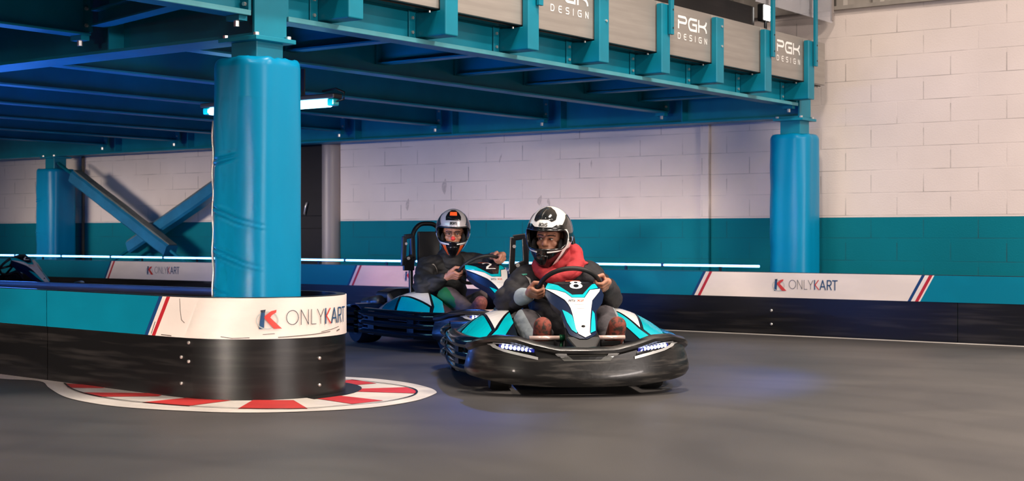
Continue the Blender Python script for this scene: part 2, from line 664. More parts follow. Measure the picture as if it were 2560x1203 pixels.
def copy_tree(o, parent=None):
    c = o.copy()
    C.objects.link(c)
    if parent is not None:
        c.parent = parent
    for ch in [x for x in bpy.data.objects if x.parent == o]:
        copy_tree(ch, c)
    return c


# ------------------------------------------------------------------ lettering (stroke outlines in a unit-high box)
def arc(cx, cy, rx, ry, a0, a1, n=10):
    return [(cx + rx * math.cos(R(a0 + (a1 - a0) * k / n)), cy + ry * math.sin(R(a0 + (a1 - a0) * k / n))) for k in range(n + 1)]


GL = {
    'O': (0.98, [arc(0.49, 0.5, 0.46, 0.48, 0, 360, 22)]),
    'N': (0.78, [[(0.08, 0), (0.08, 1), (0.70, 0), (0.70, 1)]]),
    'L': (0.52, [[(0.08, 1), (0.08, 0), (0.50, 0)]]),
    'Y': (0.70, [[(0.0, 1), (0.33, 0.45), (0.33, 0)], [(0.66, 1), (0.33, 0.45)]]),
    'K': (0.68, [[(0.10, 0), (0.10, 1)], [(0.60, 1), (0.16, 0.5), (0.64, 0)]]),
    'A': (0.78, [[(0.03, 0), (0.38, 1), (0.73, 0)], [(0.17, 0.32), (0.59, 0.32)]]),
    'R': (0.68, [[(0.10, 0), (0.10, 1), (0.40, 1)] + arc(0.40, 0.74, 0.22, 0.26, 90, -90, 8) + [(0.10, 0.48)], [(0.36, 0.48), (0.62, 0)]]),
    'T': (0.62, [[(0.0, 1), (0.62, 1)], [(0.31, 1), (0.31, 0)]]),
    'P': (0.95, [[(0.08, 0), (0.08, 0.62)], [(0.08, 1.0), (0.70, 1.0)] + arc(0.70, 0.74, 0.16, 0.26, 90, -90, 8) + [(0.08, 0.48)]]),
    'G': (1.0, [[(0.90, 1.0), (0.34, 1.0)] + arc(0.34, 0.5, 0.24, 0.5, 90, 270, 12) + [(0.88, 0.0), (0.88, 0.52), (0.50, 0.52)]]),
    'k': (0.95, [[(0.08, 0), (0.08, 1)], [(0.08, 0.52), (0.46, 0.52)] + arc(0.46, 1.0, 0.40, 0.48, -90, -8, 6), arc(0.46, 0.04, 0.40, 0.48, 90, 4, 6)]),
    'D': (0.9, [[(0.08, 0), (0.08, 1), (0.46, 1)] + arc(0.46, 0.5, 0.34, 0.5, 90, -90, 10) + [(0.08, 0)]]),
    'E': (0.8, [[(0.72, 1), (0.34, 1)] + arc(0.34, 0.5, 0.26, 0.5, 90, 270, 10) + [(0.72, 0)], [(0.12, 0.5), (0.68, 0.5)]]),
    'S': (0.82, [[(0.74, 1), (0.30, 1)] + arc(0.30, 0.75, 0.22, 0.25, 90, 270, 8) + [(0.54, 0.5)] + arc(0.54, 0.25, 0.22, 0.25, 90, -90, 8) + [(0.08, 0)]]),
    'I': (0.22, [[(0.11, 0), (0.11, 1)]]),
    'X': (0.72, [[(0.04, 0), (0.66, 1)], [(0.04, 1), (0.66, 0)]]),
    'B': (0.72, [[(0.10, 0), (0.10, 1), (0.42, 1)] + arc(0.42, 0.76, 0.20, 0.24, 90, -90, 6) + [(0.10, 0.52)], [(0.42, 0.52)] + arc(0.42, 0.26, 0.24, 0.26, 90, -90, 6) + [(0.10, 0)]]),
    '2': (0.8, [[(0.06, 0.86), (0.30, 0.99), (0.60, 0.94), (0.70, 0.72), (0.54, 0.52), (0.18, 0.26), (0.06, 0.03), (0.76, 0.03)]]),
    '8': (0.8, [arc(0.40, 0.75, 0.25, 0.22, 0, 360, 16), arc(0.40, 0.27, 0.30, 0.25, 0, 360, 16)]),
}


def word(txt, x, y, h, gap=0.12, wide=1.0, slant=0.0):
    """Polylines of a word starting at (x, y), h high; returns (lines per letter, end x)."""
    out = []
    for ch in txt:
        if ch == ' ':
            x += 0.5 * h
            continue
        w, ls = GL[ch]
        out.append([[(x + (px * wide + py * slant) * h, y + py * h) for px, py in ln] for ln in ls])
        x += (w * wide + gap) * h
    return out, x - gap * h
# ================================================================== the hall: floor, wall, doorway
fl = MB().box(-14, 16, -8, 26, -0.1, 0.0).build('floor', 'floor_asphalt')
tag(fl, None, None, kind='structure')

UW = 12.75
w_ = MB()
w_.box(0, 0.2, -12, 12.16, 0, 3.0)
w_.box(0, 0.2, 13.5, 24, 0, 3.0)
w_.box(0, 0.2, 12.16, 13.5, 2.45, 3.0)
wb = w_.build('wall_back', 'wall_paint', None, fix=True)
wb.location = W(UW, 0, 0)
wb.rotation_euler = (0, 0, TH)
tag(wb, None, None, kind='structure')

# shoe scuffs on the paint
for (v, z, a, b_, rot) in ((9.02, 1.245, .030, .062, 20), (8.90, 1.225, .020, .05, -12), (10.35, 1.42, .035, .10, 5), (10.9, 1.22, .025, .08, 10), (9.55, 1.72, .012, .06, 30), (8.35, 1.62, .01, .05, 0)):
    ph = [(v + a * math.cos(t) * math.cos(R(rot)) - b_ * math.sin(t) * math.sin(R(rot)) * 0.6, z + b_ * math.sin(t) * (0.8 + 0.2 * math.cos(3 * t))) for t in [2 * PI * k / 16 for k in range(16)]]
    sm_ = MB().decal(ph, lambda p, q: Vector((0, p, q)), 0.0015, 0, True).build('scuff', 'wall_smudge', wb)

# dark doorway behind the barrier, with a panelled door and a pull handle
dr = bthing('door_1', None, None, UW, 12.8)
tag(dr, None, None, kind='structure')
d_ = MB()
d_.box(0.10, 0.16, -0.70, 0.70, 0, 2.45)
d_.build('door_leaf', 'door_dark', dr)
d_ = MB()
for (a, b_, z0, z1) in ((-0.60, -0.08, 0.25, 0.95), (0.04, 0.62, 0.25, 0.95), (-0.60, -0.08, 1.1, 2.25), (0.04, 0.62, 1.1, 2.25)):
    d_.box(0.085, 0.10, a, b_, z0, z1)
d_.build('door_panel', 'door_dark', dr, bevel=0.008)
MB().tube([(0.07, -0.18, 1.12), (0.055, -0.18, 1.13), (0.05, -0.20, 1.20), (0.055, -0.22, 1.26), (0.08, -0.22, 1.27)], 0.012, 8).build('door_handle', 'bolt_zinc', dr, True)

# rounded grey steel post at the side of the doorway
prof = [(-0.16 * math.sin(PI * k / 14) - 0.002, 0.115 * math.cos(PI * k / 14)) for k in range(15)]
p_ = MB().loft([[(a, b_, z) for a, b_ in prof] for z in (0, 0.6, 1.2, 1.8, 2.4)])
po = p_.build('trim_1', 'post_grey', None, True)
po.location = W(UW, 12.075, 0)
po.rotation_euler = (0, 0, TH)
tag(po, None, None, kind='structure')

# painted cable duct on the wall, thin brown pipe further left
q_ = MB().box(-0.05, 0.0, 6.925, 7.025, 0, 3.0)
q = q_.build('trim_2', 'wall_paint', None, bevel=0.008)
q.location = W(UW, 0, 0)
q.rotation_euler = (0, 0, TH)
tag(q, None, None, kind='structure')
q = MB().tube([(-0.03, 0, 0.0), (-0.03, 0, 1.5), (-0.03, 0, 3.0)], 0.022, 10).build('trim_3', 'pipe_brown', None, True)
q.location = W(UW, 16.86, 0)
q.rotation_euler = (0, 0, TH)
tag(q, None, None, kind='structure')

# profiled cladding above the blockwork
cl = MB()
n = 0
prof = []
v = -12.0
while v < 24:
    prof += [(0.0, v), (0.0, v + 0.20), (-0.03, v + 0.23), (-0.03, v + 0.30), (0.0, v + 0.33)]
    v += 0.36
cl.quad_grid([[(a, b_, 3.02) for a, b_ in prof], [(a, b_, 5.2) for a, b_ in prof]])
cl.box(-0.06, 0.2, -12, 24, 2.985, 3.02)
co_ = cl.build('trim_4', 'cladding', None)
co_.location = W(UW, 0, 0)
co_.rotation_euler = (0, 0, TH)
tag(co_, None, None, kind='structure')

# ================================================================== painted kerb on the floor round the barrier end
def smooth_path(pts, n=6, closed=False):
    out = []
    m_ = len(pts)
    for i in range(m_ if closed else m_ - 1):
        if closed:
            p0, p1, p2, p3 = pts[i - 1], pts[i], pts[(i + 1) % m_], pts[(i + 2) % m_]
        else:
            p0, p1, p2, p3 = pts[max(i - 1, 0)], pts[i], pts[i + 1], pts[min(i + 2, m_ - 1)]
        for k in range(n):
            t_ = k / n
            out.append(tuple(0.5 * ((2 * b_) + (c_ - a) * t_ + (2 * a - 5 * b_ + 4 * c_ - d) * t_ * t_ + (3 * b_ - a - 3 * c_ + d) * t_ ** 3)
                             for a, b_, c_, d in zip(p0, p1, p2, p3)))
    if not closed:
        out.append(tuple(pts[-1]))
    return out


KZ = 0.003
outer = [(5.14, 8.9), (5.17, 8.2), (5.185, 7.67), (5.24, 7.36), (5.03, 6.97), (4.80, 6.50), (4.71, 6.10), (4.72, 5.80), (4.81, 5.46), (4.92, 5.235),
         (5.09, 5.07), (5.275, 4.95), (5.49, 4.88), (5.80, 4.90), (6.09, 5.015), (6.21, 5.10), (6.34, 5.265),
         (6.47, 5.53), (6.53, 5.84), (6.50, 6.10), (6.42, 6.5), (6.36, 7.2), (6.33, 8.9)]
ov = smooth_path(outer, 5)
kb = bthing('painted_kerb', 'red and white painted kerb with a white border on the floor round the near barrier end', 'kerb', 5.6, 5.9)
def flat(mb, pts, z):
    p3 = [Vector((a - 5.6, b_ - 5.9, 0)) for a, b_ in pts]
    base = len(mb.v)
    mb.v += [Vector((p.x, p.y, z)) for p in p3]
    for tr in tessellate_polygon([p3]):
        mb.f.append(tuple(base + i for i in tr))
    return mb


flat(MB(), ov, KZ).build('white_border', 'paint_white_floor', kb)
reds = [[(5.235, 7.10), (5.30, 6.75), (5.20, 6.72), (5.10, 6.90)],
        [(4.985, 6.64), (5.24, 6.22), (5.12, 6.14), (4.915, 6.38)],
        [(4.885, 5.99), (5.16, 5.96), (5.22, 5.68), (4.915, 5.67)],
        [(5.30, 5.60), (5.42, 5.42), (5.20, 5.10), (4.99, 5.38)],
        [(5.55, 5.40), (5.72, 5.36), (5.69, 5.03), (5.48, 5.06)],
        [(5.90, 5.50), (6.00, 5.56), (6.26, 5.36), (6.15, 5.19), (6.05, 5.115)],
        [(6.10, 5.70), (6.13, 5.92), (6.40, 5.90), (6.32, 5.64)],
        [(6.15, 6.3), (6.15, 6.6), (6.34, 6.55), (6.36, 6.28)]]
for rp in reds:
    flat(MB(), rp, KZ + 0.002).build('red_block', 'paint_red_floor', kb)
inner = smooth_path([(5.24, 7.12), (5.07, 6.82), (4.955, 6.52), (4.885, 6.17), (4.893, 5.86), (4.935, 5.60), (5.025, 5.344), (5.18, 5.13),
                     (5.41, 5.045), (5.65, 4.99), (5.89, 5.03), (6.065, 5.12), (6.21, 5.26), (6.31, 5.45), (6.36, 5.68), (6.38, 5.89), (6.36, 6.3)], 4)
ln_ = MB()
rows = []
for i, (a, b_) in enumerate(inner):
    i0, i1 = max(i - 1, 0), min(i + 1, len(inner) - 1)
    d = Vector((inner[i1][0] - inner[i0][0], inner[i1][1] - inner[i0][1])).normalized() * 0.006
    rows.append([(a - 5.6 - d.y, b_ - 5.9 + d.x, KZ + 0.004), (a - 5.6 + d.y, b_ - 5.9 - d.x, KZ + 0.004)])
ln_.quad_grid(rows).build('dark_seam', 'barrier_black', kb)
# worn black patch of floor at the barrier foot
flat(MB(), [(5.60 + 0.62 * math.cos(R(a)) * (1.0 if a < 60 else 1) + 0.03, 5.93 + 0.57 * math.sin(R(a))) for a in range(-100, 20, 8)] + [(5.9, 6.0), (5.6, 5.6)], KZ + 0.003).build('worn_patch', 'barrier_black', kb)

wl = MB().box(-0.05, 0.0, -3, 18, 0.0005, 0.004)
bmesh_thing('floor_line', wl, 'paint_white_floor', 'thin white painted line on the floor along the foot of the long rear barrier', 'line', 11.44, 0)

# ================================================================== track barriers
BH, BP = 0.545, 0.325


class Path:
    def __init__(self, pts):
        self.p = [Vector((a, b_)) for a, b_ in pts]
        self.s = [0.0]
        for a, b_ in zip(self.p[:-1], self.p[1:]):
            self.s.append(self.s[-1] + (b_ - a).length)

    def at(self, s):
        for i in range(len(self.p) - 1):
            if s <= self.s[i + 1] or i == len(self.p) - 2:
                L = self.s[i + 1] - self.s[i]
                return self.p[i].lerp(self.p[i + 1], (s - self.s[i]) / L)

    def normal(self, s):
        d = self.at(s + 0.03) - self.at(s - 0.03)
        d.normalize()
        return Vector((-d.y, d.x))


def kart_logo(parent, S, s0, z0, h, flip, text_gap=0.16, wide=0.92, stop=None):
    """round k mark and the two-weight wordmark, lower left corner at (s0, z0); h = height of the mark"""
    k = h / 125.0
    q = lambda a, b_: (s0 + a * k, z0 + b_ * k)
    ring = [q(75 + 62 * math.cos(R(a)), 58 + 50 * math.sin(R(a))) for a in range(0, 361, 12)]
    lg = MB().strokes([ring], S, 6 * k, 0.0032, flip, 1).build('logo_ring', 'logo_grey', parent)
    MB().decal([q(28, 8), q(56, 8), q(62, 112), q(40, 112)], S, 0.004, 1, flip).build('logo_bar', 'logo_navy', parent)
    MB().decal([q(36, 118), q(66, 122), q(62, 104), q(40, 104)], S, 0.0044, 1, flip).build('logo_cap', 'logo_dark', parent)
    MB().decal([q(128, 120), q(96, 112), q(60, 84), q(58, 72), q(112, 8), q(160, 8), q(92, 74), q(100, 88), q(126, 104)], S, 0.0044, 2, flip).build('logo_ribbon', 'logo_red', parent)
    th = 0.70 * h
    x = s0 + 185 * k
    zb = z0 + 28 * k
    thin, x1 = word('ONLY', x, zb, th, 0.10, wide)
    MB().strokes([l for g in thin for l in g], S, 0.045 * th, 0.003, flip, 2).build('logo_lettering', 'logo_dark', parent)
    bold, x2 = word('KART', x1 + 0.06 * th, zb, th, 0.10, wide)
    MB().strokes(bold[0][:1], S, 0.11 * th, 0.0032, flip, 2).build('logo_lettering', 'logo_navy', parent)
    MB().strokes(bold[0][1:], S, 0.10 * th, 0.0036, flip, 2).build('logo_lettering', 'logo_red', parent)
    MB().strokes([l for g in bold[1:] for l in g], S, 0.11 * th, 0.0032, flip, 2).build('logo_lettering', 'logo_navy', parent)


def band(path, org, s0, s1, z0, z1, o0, o1, step=0.05, slant0=0.0, slant1=0.0):
    """closed slab following the path between s0 and s1; o0/o1 inner and outer offset; slants shear the ends in s over the height"""
    mb = MB()
    n_ = max(2, int((s1 - s0) / step))
    rings = []
    for i in range(n_ + 1):
        f_ = i / n_
        ring = []
        for (o, z, hz) in ((o0, z0, 0), (o1, z0, 0), (o1, z1, 1), (o0, z1, 1)):
            s = s0 + (s1 - s0) * f_ + (slant0 * (1 - f_) + slant1 * f_) * hz
            p = path.at(s)
            nn = path.normal(s)
            ring.append((p.x + nn.x * o - org[0], p.y + nn.y * o - org[1], z))
        rings.append(ring)
    return mb.loft(rings)


def surf(path, org, o):
    def S(s, z):
        p = path.at(s)
        nn = path.normal(s)
        return Vector((p.x + nn.x * o - org[0], p.y + nn.y * o - org[1], z))
    return S


ARC = [(5.65 + 0.49 * math.cos(R(180 + 4.5 * k)), 5.94 + 0.50 * math.sin(R(180 + 4.5 * k))) for k in range(41)]
NP = Path([(5.75, 12), (5.36, 7.94), (5.165, 6.1)] + ARC + [(6.15, 12)])
NO = (5.65, 5.94)
nb = bthing('track_barrier', 'low barrier with a curved white end round the foot of the near column', 'barrier', *NO)
# outer side: the path turns anticlockwise, so its outside is to the right (negative normal)
SL = 0.14
J = 4.66  # panel joint
band(NP, NO, 0.05, J - 0.004, 0, BH, 0.05, 0.0).build('base', 'barrier_black', nb)
band(NP, NO, J + 0.004, 8.4, 0, BH, 0.05, 0.0, 0.03).build('base', 'barrier_black', nb, 'auto')
band(NP, NO, 8.408, 13.6, 0, BH, 0.05, 0.0).build('base', 'barrier_black', nb)
band(NP, NO, 0.05, J - 0.004, BP, BH - 0.004, 0.0, -0.006).build('teal_panel', 'barrier_teal', nb)
band(NP, NO, J + 0.004, 5.70, BP, BH - 0.004, 0.0, -0.006, slant1=SL).build('teal_panel', 'barrier_teal', nb)
band(NP, NO, 5.70, 8.30, BP, BH - 0.004, 0.0, -0.006, 0.03, slant0=SL).build('white_panel', 'barrier_white', nb, 'auto')
band(NP, NO, 8.30, 13.6, BP, BH - 0.004, 0.0, -0.006).build('teal_panel', 'barrier_teal', nb)
band(NP, NO, 5.70, 5.73, BP, BH - 0.004, -0.006, -0.008, 0.05, SL, SL).build('blue_stripe', 'stripe_blue', nb)
band(NP, NO, 5.77, 5.80, BP, BH - 0.004, -0.006, -0.008, 0.05, SL, SL).build('red_stripe', 'stripe_red', nb)
NS = surf(NP, NO, -0.0065)
kart_logo(nb, NS, 6.475, 0.372, 0.112, False, wide=0.92)
for pts, wd2 in (([(6.02, .532), (6.025, .47), (6.035, .42), (6.06, .405)], .003), ([(5.80, .40), (5.775, .355), (5.765, .335)], .004), ([(6.30, .338), (6.36, .330), (6.45, .333)], .004),
                ([(6.60, .333), (6.70, .337), (6.82, .342), (6.93, .350)], .004), ([(6.86, .352), (6.95, .362), (7.02, .372)], .003), ([(5.86, .333), (5.95, .331)], .005), ([(6.52, .350), (6.58, .353)], .003), ([(7.0, .350), (7.03, .356)], .006)):
    MB().strokes([pts], NS, wd2, 0.0012, False, 3).build('scuff_mark', 'scuff', nb)
for (s, z) in ((6.09, 0.30), (6.09, 0.20), (6.03, 0.22), (6.03, 0.08), (6.85, 0.21), (6.85, 0.065)):
    p, nn = NP.at(s), NP.normal(s)
    c = Vector((p.x - NO[0], p.y - NO[1], z))
    dv = Vector((nn.x, nn.y, 0))
    MB().tube([c - dv * 0.004 + dv * 0.006, c - dv * 0.007], 0.009, 10).build('screw', 'bolt_zinc', nb, True)

# long barrier in front of the back wall; read from the track side, s runs towards the right of the hall
UB = 11.5
RP = Path([(UB, 20.0), (UB, -6.0)])
RO = (UB, 8.0)
rb = bthing('track_barrier', 'long straight barrier with white lettered panels, running before the back wall', 'barrier', *RO)
sv = lambda v: 20.0 - v
joints = [sv(x) for x in (19.9, 16.03, 12.7, 8.45, 4.0, 0.0, -5.9)]
for a, b_ in zip(joints[:-1], joints[1:]):
    band(RP, RO, a + 0.003, b_ - 0.003, 0, BH, 0.05, 0.0, 1.0).build('base', 'barrier_black', rb)
whites = [(14.75, 12.62), (10.62, 8.49), (6.38, 4.25)]
last = 19.9
for (va, vb) in whites:
    band(RP, RO, sv(last), sv(va) - 0.06, BP, BH - 0.004, 0.0, -0.006, 1.0, 0.12 if last < 19 else 0.0, 0.12).build('teal_panel', 'barrier_teal', rb)
    band(RP, RO, sv(va) - 0.06, sv(vb) - 0.06, BP, BH - 0.004, 0.0, -0.006, 1.0, 0.12, 0.12).build('white_panel', 'barrier_white', rb)
    for (vx, sgn) in ((va, 1), (vb, -1)):
        a = sv(vx) - 0.06
        b0 = a if sgn > 0 else a - 0.105
        band(RP, RO, b0, b0 + 0.026, BP, BH - 0.004, -0.006, -0.008, 1.0, 0.12, 0.12).build('blue_stripe', 'stripe_blue', rb)
        band(RP, RO, b0 + 0.062, b0 + 0.09, BP, BH - 0.004, -0.006, -0.008, 1.0, 0.12, 0.12).build('red_stripe', 'stripe_red', rb)
    kart_logo(rb, surf(RP, RO, -0.0065), sv(va) + 0.735, 0.378, 0.112, False, wide=0.88)
    last = vb
band(RP, RO, sv(last) - 0.06, 25.9, BP, BH - 0.004, 0.0, -0.006, 1.0, 0.12, 0.0).build('teal_panel', 'barrier_teal', rb)
for v in (5.65, 7.9, 14.2, 12.9):
    for z in (0.21, 0.09):
        c = Vector((0, v - RO[1], z))
        MB().tube([c + Vector((0.005, 0, 0)), c - Vector((0.006, 0, 0))], 0.012, 10).build('screw', 'bolt_zinc', rb, True)

# glowing light strip just above the back of the long barrier
ls = bthing('led_light_strip', 'glowing blue white light strip running above the long rear barrier', 'light strip', UB + 0.09, 8.0)
v = 5.80
while v < 19.0:
    MB().tube([(0, v - 8.0 + 0.012, 0.592), (0, v - 8.0 + 1.0 - 0.012, 0.592)], 0.0105, 8).build('glow_tube', 'led_strip', ls, True)
    MB().box(-0.016, 0.016, v + 1.0 - 8.0 - 0.010, v + 1.0 - 8.0 + 0.010, 0.574, 0.610).build('strip_clip', 'black_plastic', ls)
    MB().box(-0.006, 0.006, v + 0.4 - 8.0 - 0.012, v + 0.4 - 8.0 + 0.012, 0.40, 0.583).build('stay', 'black_plastic', ls)
    v += 1.0

# ================================================================== steel mezzanine
def ibeam_rings(prof, a, b_, axis):
    if axis == 'u':
        return [[(x, p, z) for p, z in prof] for x in (a, b_)]
    return [[(p, x, z) for p, z in prof] for x in (a, b_)]


def iprof(h, bf, tf, tw, z0):
    a, c = bf / 2, tw / 2
    return [(-a, z0), (a, z0), (a, z0 + tf), (c, z0 + tf), (c, z0 + h - tf), (a, z0 + h - tf), (a, z0 + h), (-a, z0 + h), (-a, z0 + h - tf), (-c, z0 + h - tf), (-c, z0 + tf), (-a, z0 + tf)]


def bolt(parent, c, d, r=0.012, L=0.014):
    c, d = Vector(c), Vector(d)
    return MB().tube([c - d * 0.002, c + d * L], r, 6).build('bolt', 'bolt_zinc', parent)


VE = 5.81           # edge joist
COLS = {'near': (5.55, 5.83), 'far': (12.35, 5.83), 'left': (12.35, 16.97)}
GZ = 1.95
# girders on the columns
for (gu, lab) in ((5.55, 'heavy teal steel girder carried by the near padded column, lit blue beneath'),
                  (12.35, 'heavy teal steel girder spanning between the two rear padded columns')):
    g = bthing('steel_girder', lab, 'girder', gu, 12.0, GZ, 'mezzanine girders')
    MB().loft(ibeam_rings(iprof(0.46, 0.24, 0.018, 0.012, 0), 5.74 - 12, 20 - 12, 'v')).build('girder_beam', 'steel_teal', g)
    MB().box(-0.12, 0.12, 5.725 - 12, 5.74 - 12, 0.0, 0.46).build('end_plate', 'steel_teal', g)
    for k in range(1, 8):
        v = VE + (0.0 if k == 0 else 1.35 + 1.43 * (k - 1)) - 12
        MB().box(-0.115, 0.115, v - 0.2, v - 0.19, 0.018, 0.44).build('stiffener', 'steel_teal', g)

JZ = 2.06
jv = [VE, VE + 1.35] + [VE + 1.35 + 1.43 * k for k in range(1, 7)]
words_ = ['outermost', 'second', 'third', 'fourth', 'fifth', 'sixth', 'seventh', 'eighth']
for i, v in enumerate(jv):
    for (ua, ub, where) in ((5.69, 12.21, 'between both girders'), (-1.5, 5.41, 'left of the near column')):
        if where[0] == 'l' and i > 2:
            continue
        lab = ('%s steel joist under the deck counted from its edge, %s' % (words_[i], where))
        if i == 0:
            lab = 'teal edge joist that carries the row of brackets, %s' % where
        j = bthing('steel_joist', lab, 'joist', (ua + ub) / 2, v, JZ, 'mezzanine joists')
        L = (ub - ua) / 2
        MB().loft(ibeam_rings(iprof(0.36, 0.13, 0.014, 0.009, 0), -L, L, 'u')).build('joist_beam', 'steel_teal', j)
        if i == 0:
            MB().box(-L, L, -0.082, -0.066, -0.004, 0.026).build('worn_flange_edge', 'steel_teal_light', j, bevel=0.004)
        for sg in (-1, 1):
            MB().box(sg * L - 0.01, sg * L + 0.01, -0.07, 0.07, 0.02, 0.34).build('end_plate', 'steel_teal', j)
            for z in (0.06, 0.16, 0.28):
                bolt(j, (sg * (L - 0.01), -0.045, z), (-sg, 0, 0))
        MB().box(L - 0.06, L + 0.0, -0.05, 0.05, -0.03, 0.0).build('bearing_cleat', 'steel_teal', j)
        bolt(j, (L - 0.03, 0.0, -0.03), (0, 0, -1), 0.016, 0.03)

for k in range(-1, 6):
    u = 7.12 + 0.935 * k
    lab = 'short dark teal cross beam behind the edge joist, %s from the near column' % ['first', 'second', 'third', 'fourth', 'fifth', 'sixth', 'seventh'][k + 1]
    c = MB().loft(ibeam_rings(iprof(0.26, 0.10, 0.012, 0.008, 0), -0.66, 0.66, 'v'))
    cb = bthing('cross_beam', lab, 'beam', u, VE + 0.675, 2.14, 'mezzanine cross beams')
    c.build('beam', 'steel_teal', cb)
    for sg in (-1, 1):
        MB().box(-0.06, 0.06, sg * 0.66 - 0.008, sg * 0.66 + 0.008, 0.0, 0.25).build('end_plate', 'steel_teal', cb)
brc = MB().loft(ibeam_rings(iprof(0.10, 0.10, 0.010, 0.008, 0), -0.58, 0.52, 'v'))
pb = brc.build('plan_brace', 'steel_teal', None)
pb.location = W(5.27, VE + 0.675, 2.10)
pb.rotation_euler = (0, 0, TH + R(-13))
tag(pb, 'slanting dark brace under the mezzanine beside the near column head', 'brace')
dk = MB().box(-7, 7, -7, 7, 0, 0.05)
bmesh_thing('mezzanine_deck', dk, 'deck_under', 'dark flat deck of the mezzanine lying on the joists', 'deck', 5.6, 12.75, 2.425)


# padded columns
def padded_column(u, v, ztop, width, r, label, wr, eyelets):
    t = bthing('padded_column', label, 'column', u, v, 0, 'padded columns')
    s = 0.10
    pr = iprof(2 * s, 2 * s, 0.014, 0.010, -s)
    MB().loft([[(a, b_, z) for a, b_ in ((-s, -s), (s, -s), (s, s), (-s, s))] for z in (0, GZ - 0.02)]).build('steel_core', 'steel_teal', t, bevel=0.006)
    MB().box(-0.15, 0.15, -0.15, 0.15, GZ - 0.024, GZ).build('cap_plate', 'steel_teal', t, bevel=0.003)
    for a in (-0.12, 0.12):
        for b_ in (-0.12, 0.12):
            bolt(t, (a, b_, GZ), (0, 0, 1), 0.016, 0.018)
    # foam pad: rounded square sleeve with creases on its left flank
    hw = width / 2
    base = []
    for qd, (cx, cy) in enumerate(((hw - r, hw - r), (-hw + r, hw - r), (-hw + r, -hw + r), (hw - r, -hw + r))):
        for k in range(9):
            a = R(90 * qd + 90 * k / 8)
            base.append((cx + r * math.cos(a), cy + r * math.sin(a)))
        nx = [(-hw + r, hw), (-hw, -hw + r), (hw - r, -hw), (hw, hw - r)][qd]
        p0 = base[-1]
        for k in range(1, 5):
            base.append((p0[0] + (nx[0] - p0[0]) * k / 5, p0[1] + (nx[1] - p0[1]) * k / 5))
    rings = []
    N = 330
    for i in range(N + 1):
        z = 0.0 + ztop * i / N
        ring = []
        e = (ztop - z)
        shr = 1.0
        if e < 0.05:
            shr = 0.86 + 0.14 * math.sqrt(max(0, 1 - (1 - e / 0.05) ** 2))
        for (a, b_) in base:
            ang = math.atan2(b_, a)
            ad = math.degrees(ang) % 360
            wgt = max(0.0, math.cos(ang - R(142))) ** 1.4
            dr = 0.0
            for (zc, amp, slope, end) in wr:
                fd = max(0.0, min(1.0, (end - ad) / 45.0)) * max(0.0, min(1.0, (ad - 60) / 30.0))
                zz = z - zc - slope * R(ad - 126)
                dr += fd * amp * (-math.exp(-(zz / 0.0055) ** 2) + 0.55 * math.exp(-((zz - 0.013) / 0.008) ** 2) - math.exp(-((zz - 0.027) / 0.0055) ** 2) + 0.3 * math.exp(-((zz - 0.042) / 0.010) ** 2))
            dr += 0.004 * noise.noise(Vector((a * 7, b_ * 7, z * 2.0))) + 0.0022 * math.cos(ang * 9 + 1.3 * math.sin(z * 2))
            dr += 0.008 * wgt * noise.noise(Vector((3, 1, z * 5)))
            ll = math.hypot(a, b_)
            tp = 0.012 * noise.noise(Vector((a * 22, b_ * 22, 5))) if e < 0.03 else 0
            k = (ll + dr) / ll * shr
            ring.append((a * k, b_ * k, z + tp))
        rings.append(ring)
    pad = MB().loft(rings).build('foam_pad', 'vinyl_teal', t, True)
    if eyelets:
        a = R(137)
        rr = width * 0.5 + 0.036
        pts = [(rr * math.cos(a) + 0.004 * math.sin(z * 30), rr * math.sin(a), z) for z in [0.06 + k * 0.03 for k in range(int((ztop - 0.35) / 0.03))]]
        MB().tube(pts, 0.007, 6).build('lacing_cord', 'bolt_zinc', pad, True)
    return t


padded_column(*COLS['near'], 1.835, 0.405, 0.125, 'large glossy teal padded column rising out of the curved white barrier end',
              [(0.58, 0.013, -0.075, 205), (0.79, 0.015, -0.065, 232), (1.015, 0.015, -0.065, 236), (1.247, 0.015, 0.03, 200)], True)
padded_column(*COLS['far'], 1.80, 0.40, 0.125, 'glossy teal padded column standing behind the long barrier before the bright bare wall',
              [], False)
padded_column(*COLS['left'], 1.78, 0.44, 0.12, 'shadowed teal padded column at the far left beside the crossed braces',
              [(0.9, 0.015, -0.06, 210), (1.3, 0.015, 0.05, 200)], False)


# crossed padded braces
def brace(name, v0, z0, v1, z1, du, label):
    t = bthing(name, label, 'brace', 12.35 + du, (v0 + v1) / 2, (z0 + z1) / 2, 'crossed braces')
    c = Vector((0, (v0 + v1) / 2, (z0 + z1) / 2))
    a, b_ = Vector((0, v0, z0)) - c, Vector((0, v1, z1)) - c
    d = (b_ - a).normalized()
    n_ = Vector((0, -d.z, d.y))
    if n_.z < 0:
        n_ = -n_
    U = Vector((1, 0, 0))
    rings = []
    for k in range(15):
        p = a.lerp(b_, k / 14) + n_ * 0.008 * noise.noise(Vector((k * 0.6, v0, 2)))
        w_, h_ = 0.095, 0.085
        rings.append([p + U * x * w_ + n_ * y * h_ for x, y in ((-1, -0.7), (-0.7, -1), (0.7, -1), (1, -0.7), (1, 0.7), (0.7, 1), (-0.7, 1), (-1, 0.7))])
    MB().loft(rings).build('foam_sleeve', 'vinyl_brace', t)
    rings = []
    for k in range(15):
        p = a.lerp(b_, k / 14) + n_ * (0.088 + 0.006 * noise.noise(Vector((k * 0.9, v1, 7))))
        rings.append([p + U * x + n_ * y for x, y in ((-0.07, -0.01), (0.07, -0.01), (0.06, 0.012), (-0.06, 0.012))])
    MB().loft(rings).build('dusty_flap', 'vinyl_grey_top', t)
    MB().tube([a - d * 0.42, b_ + d * 0.42], 0.022, 8).build('steel_rod', 'steel_teal', t, True)


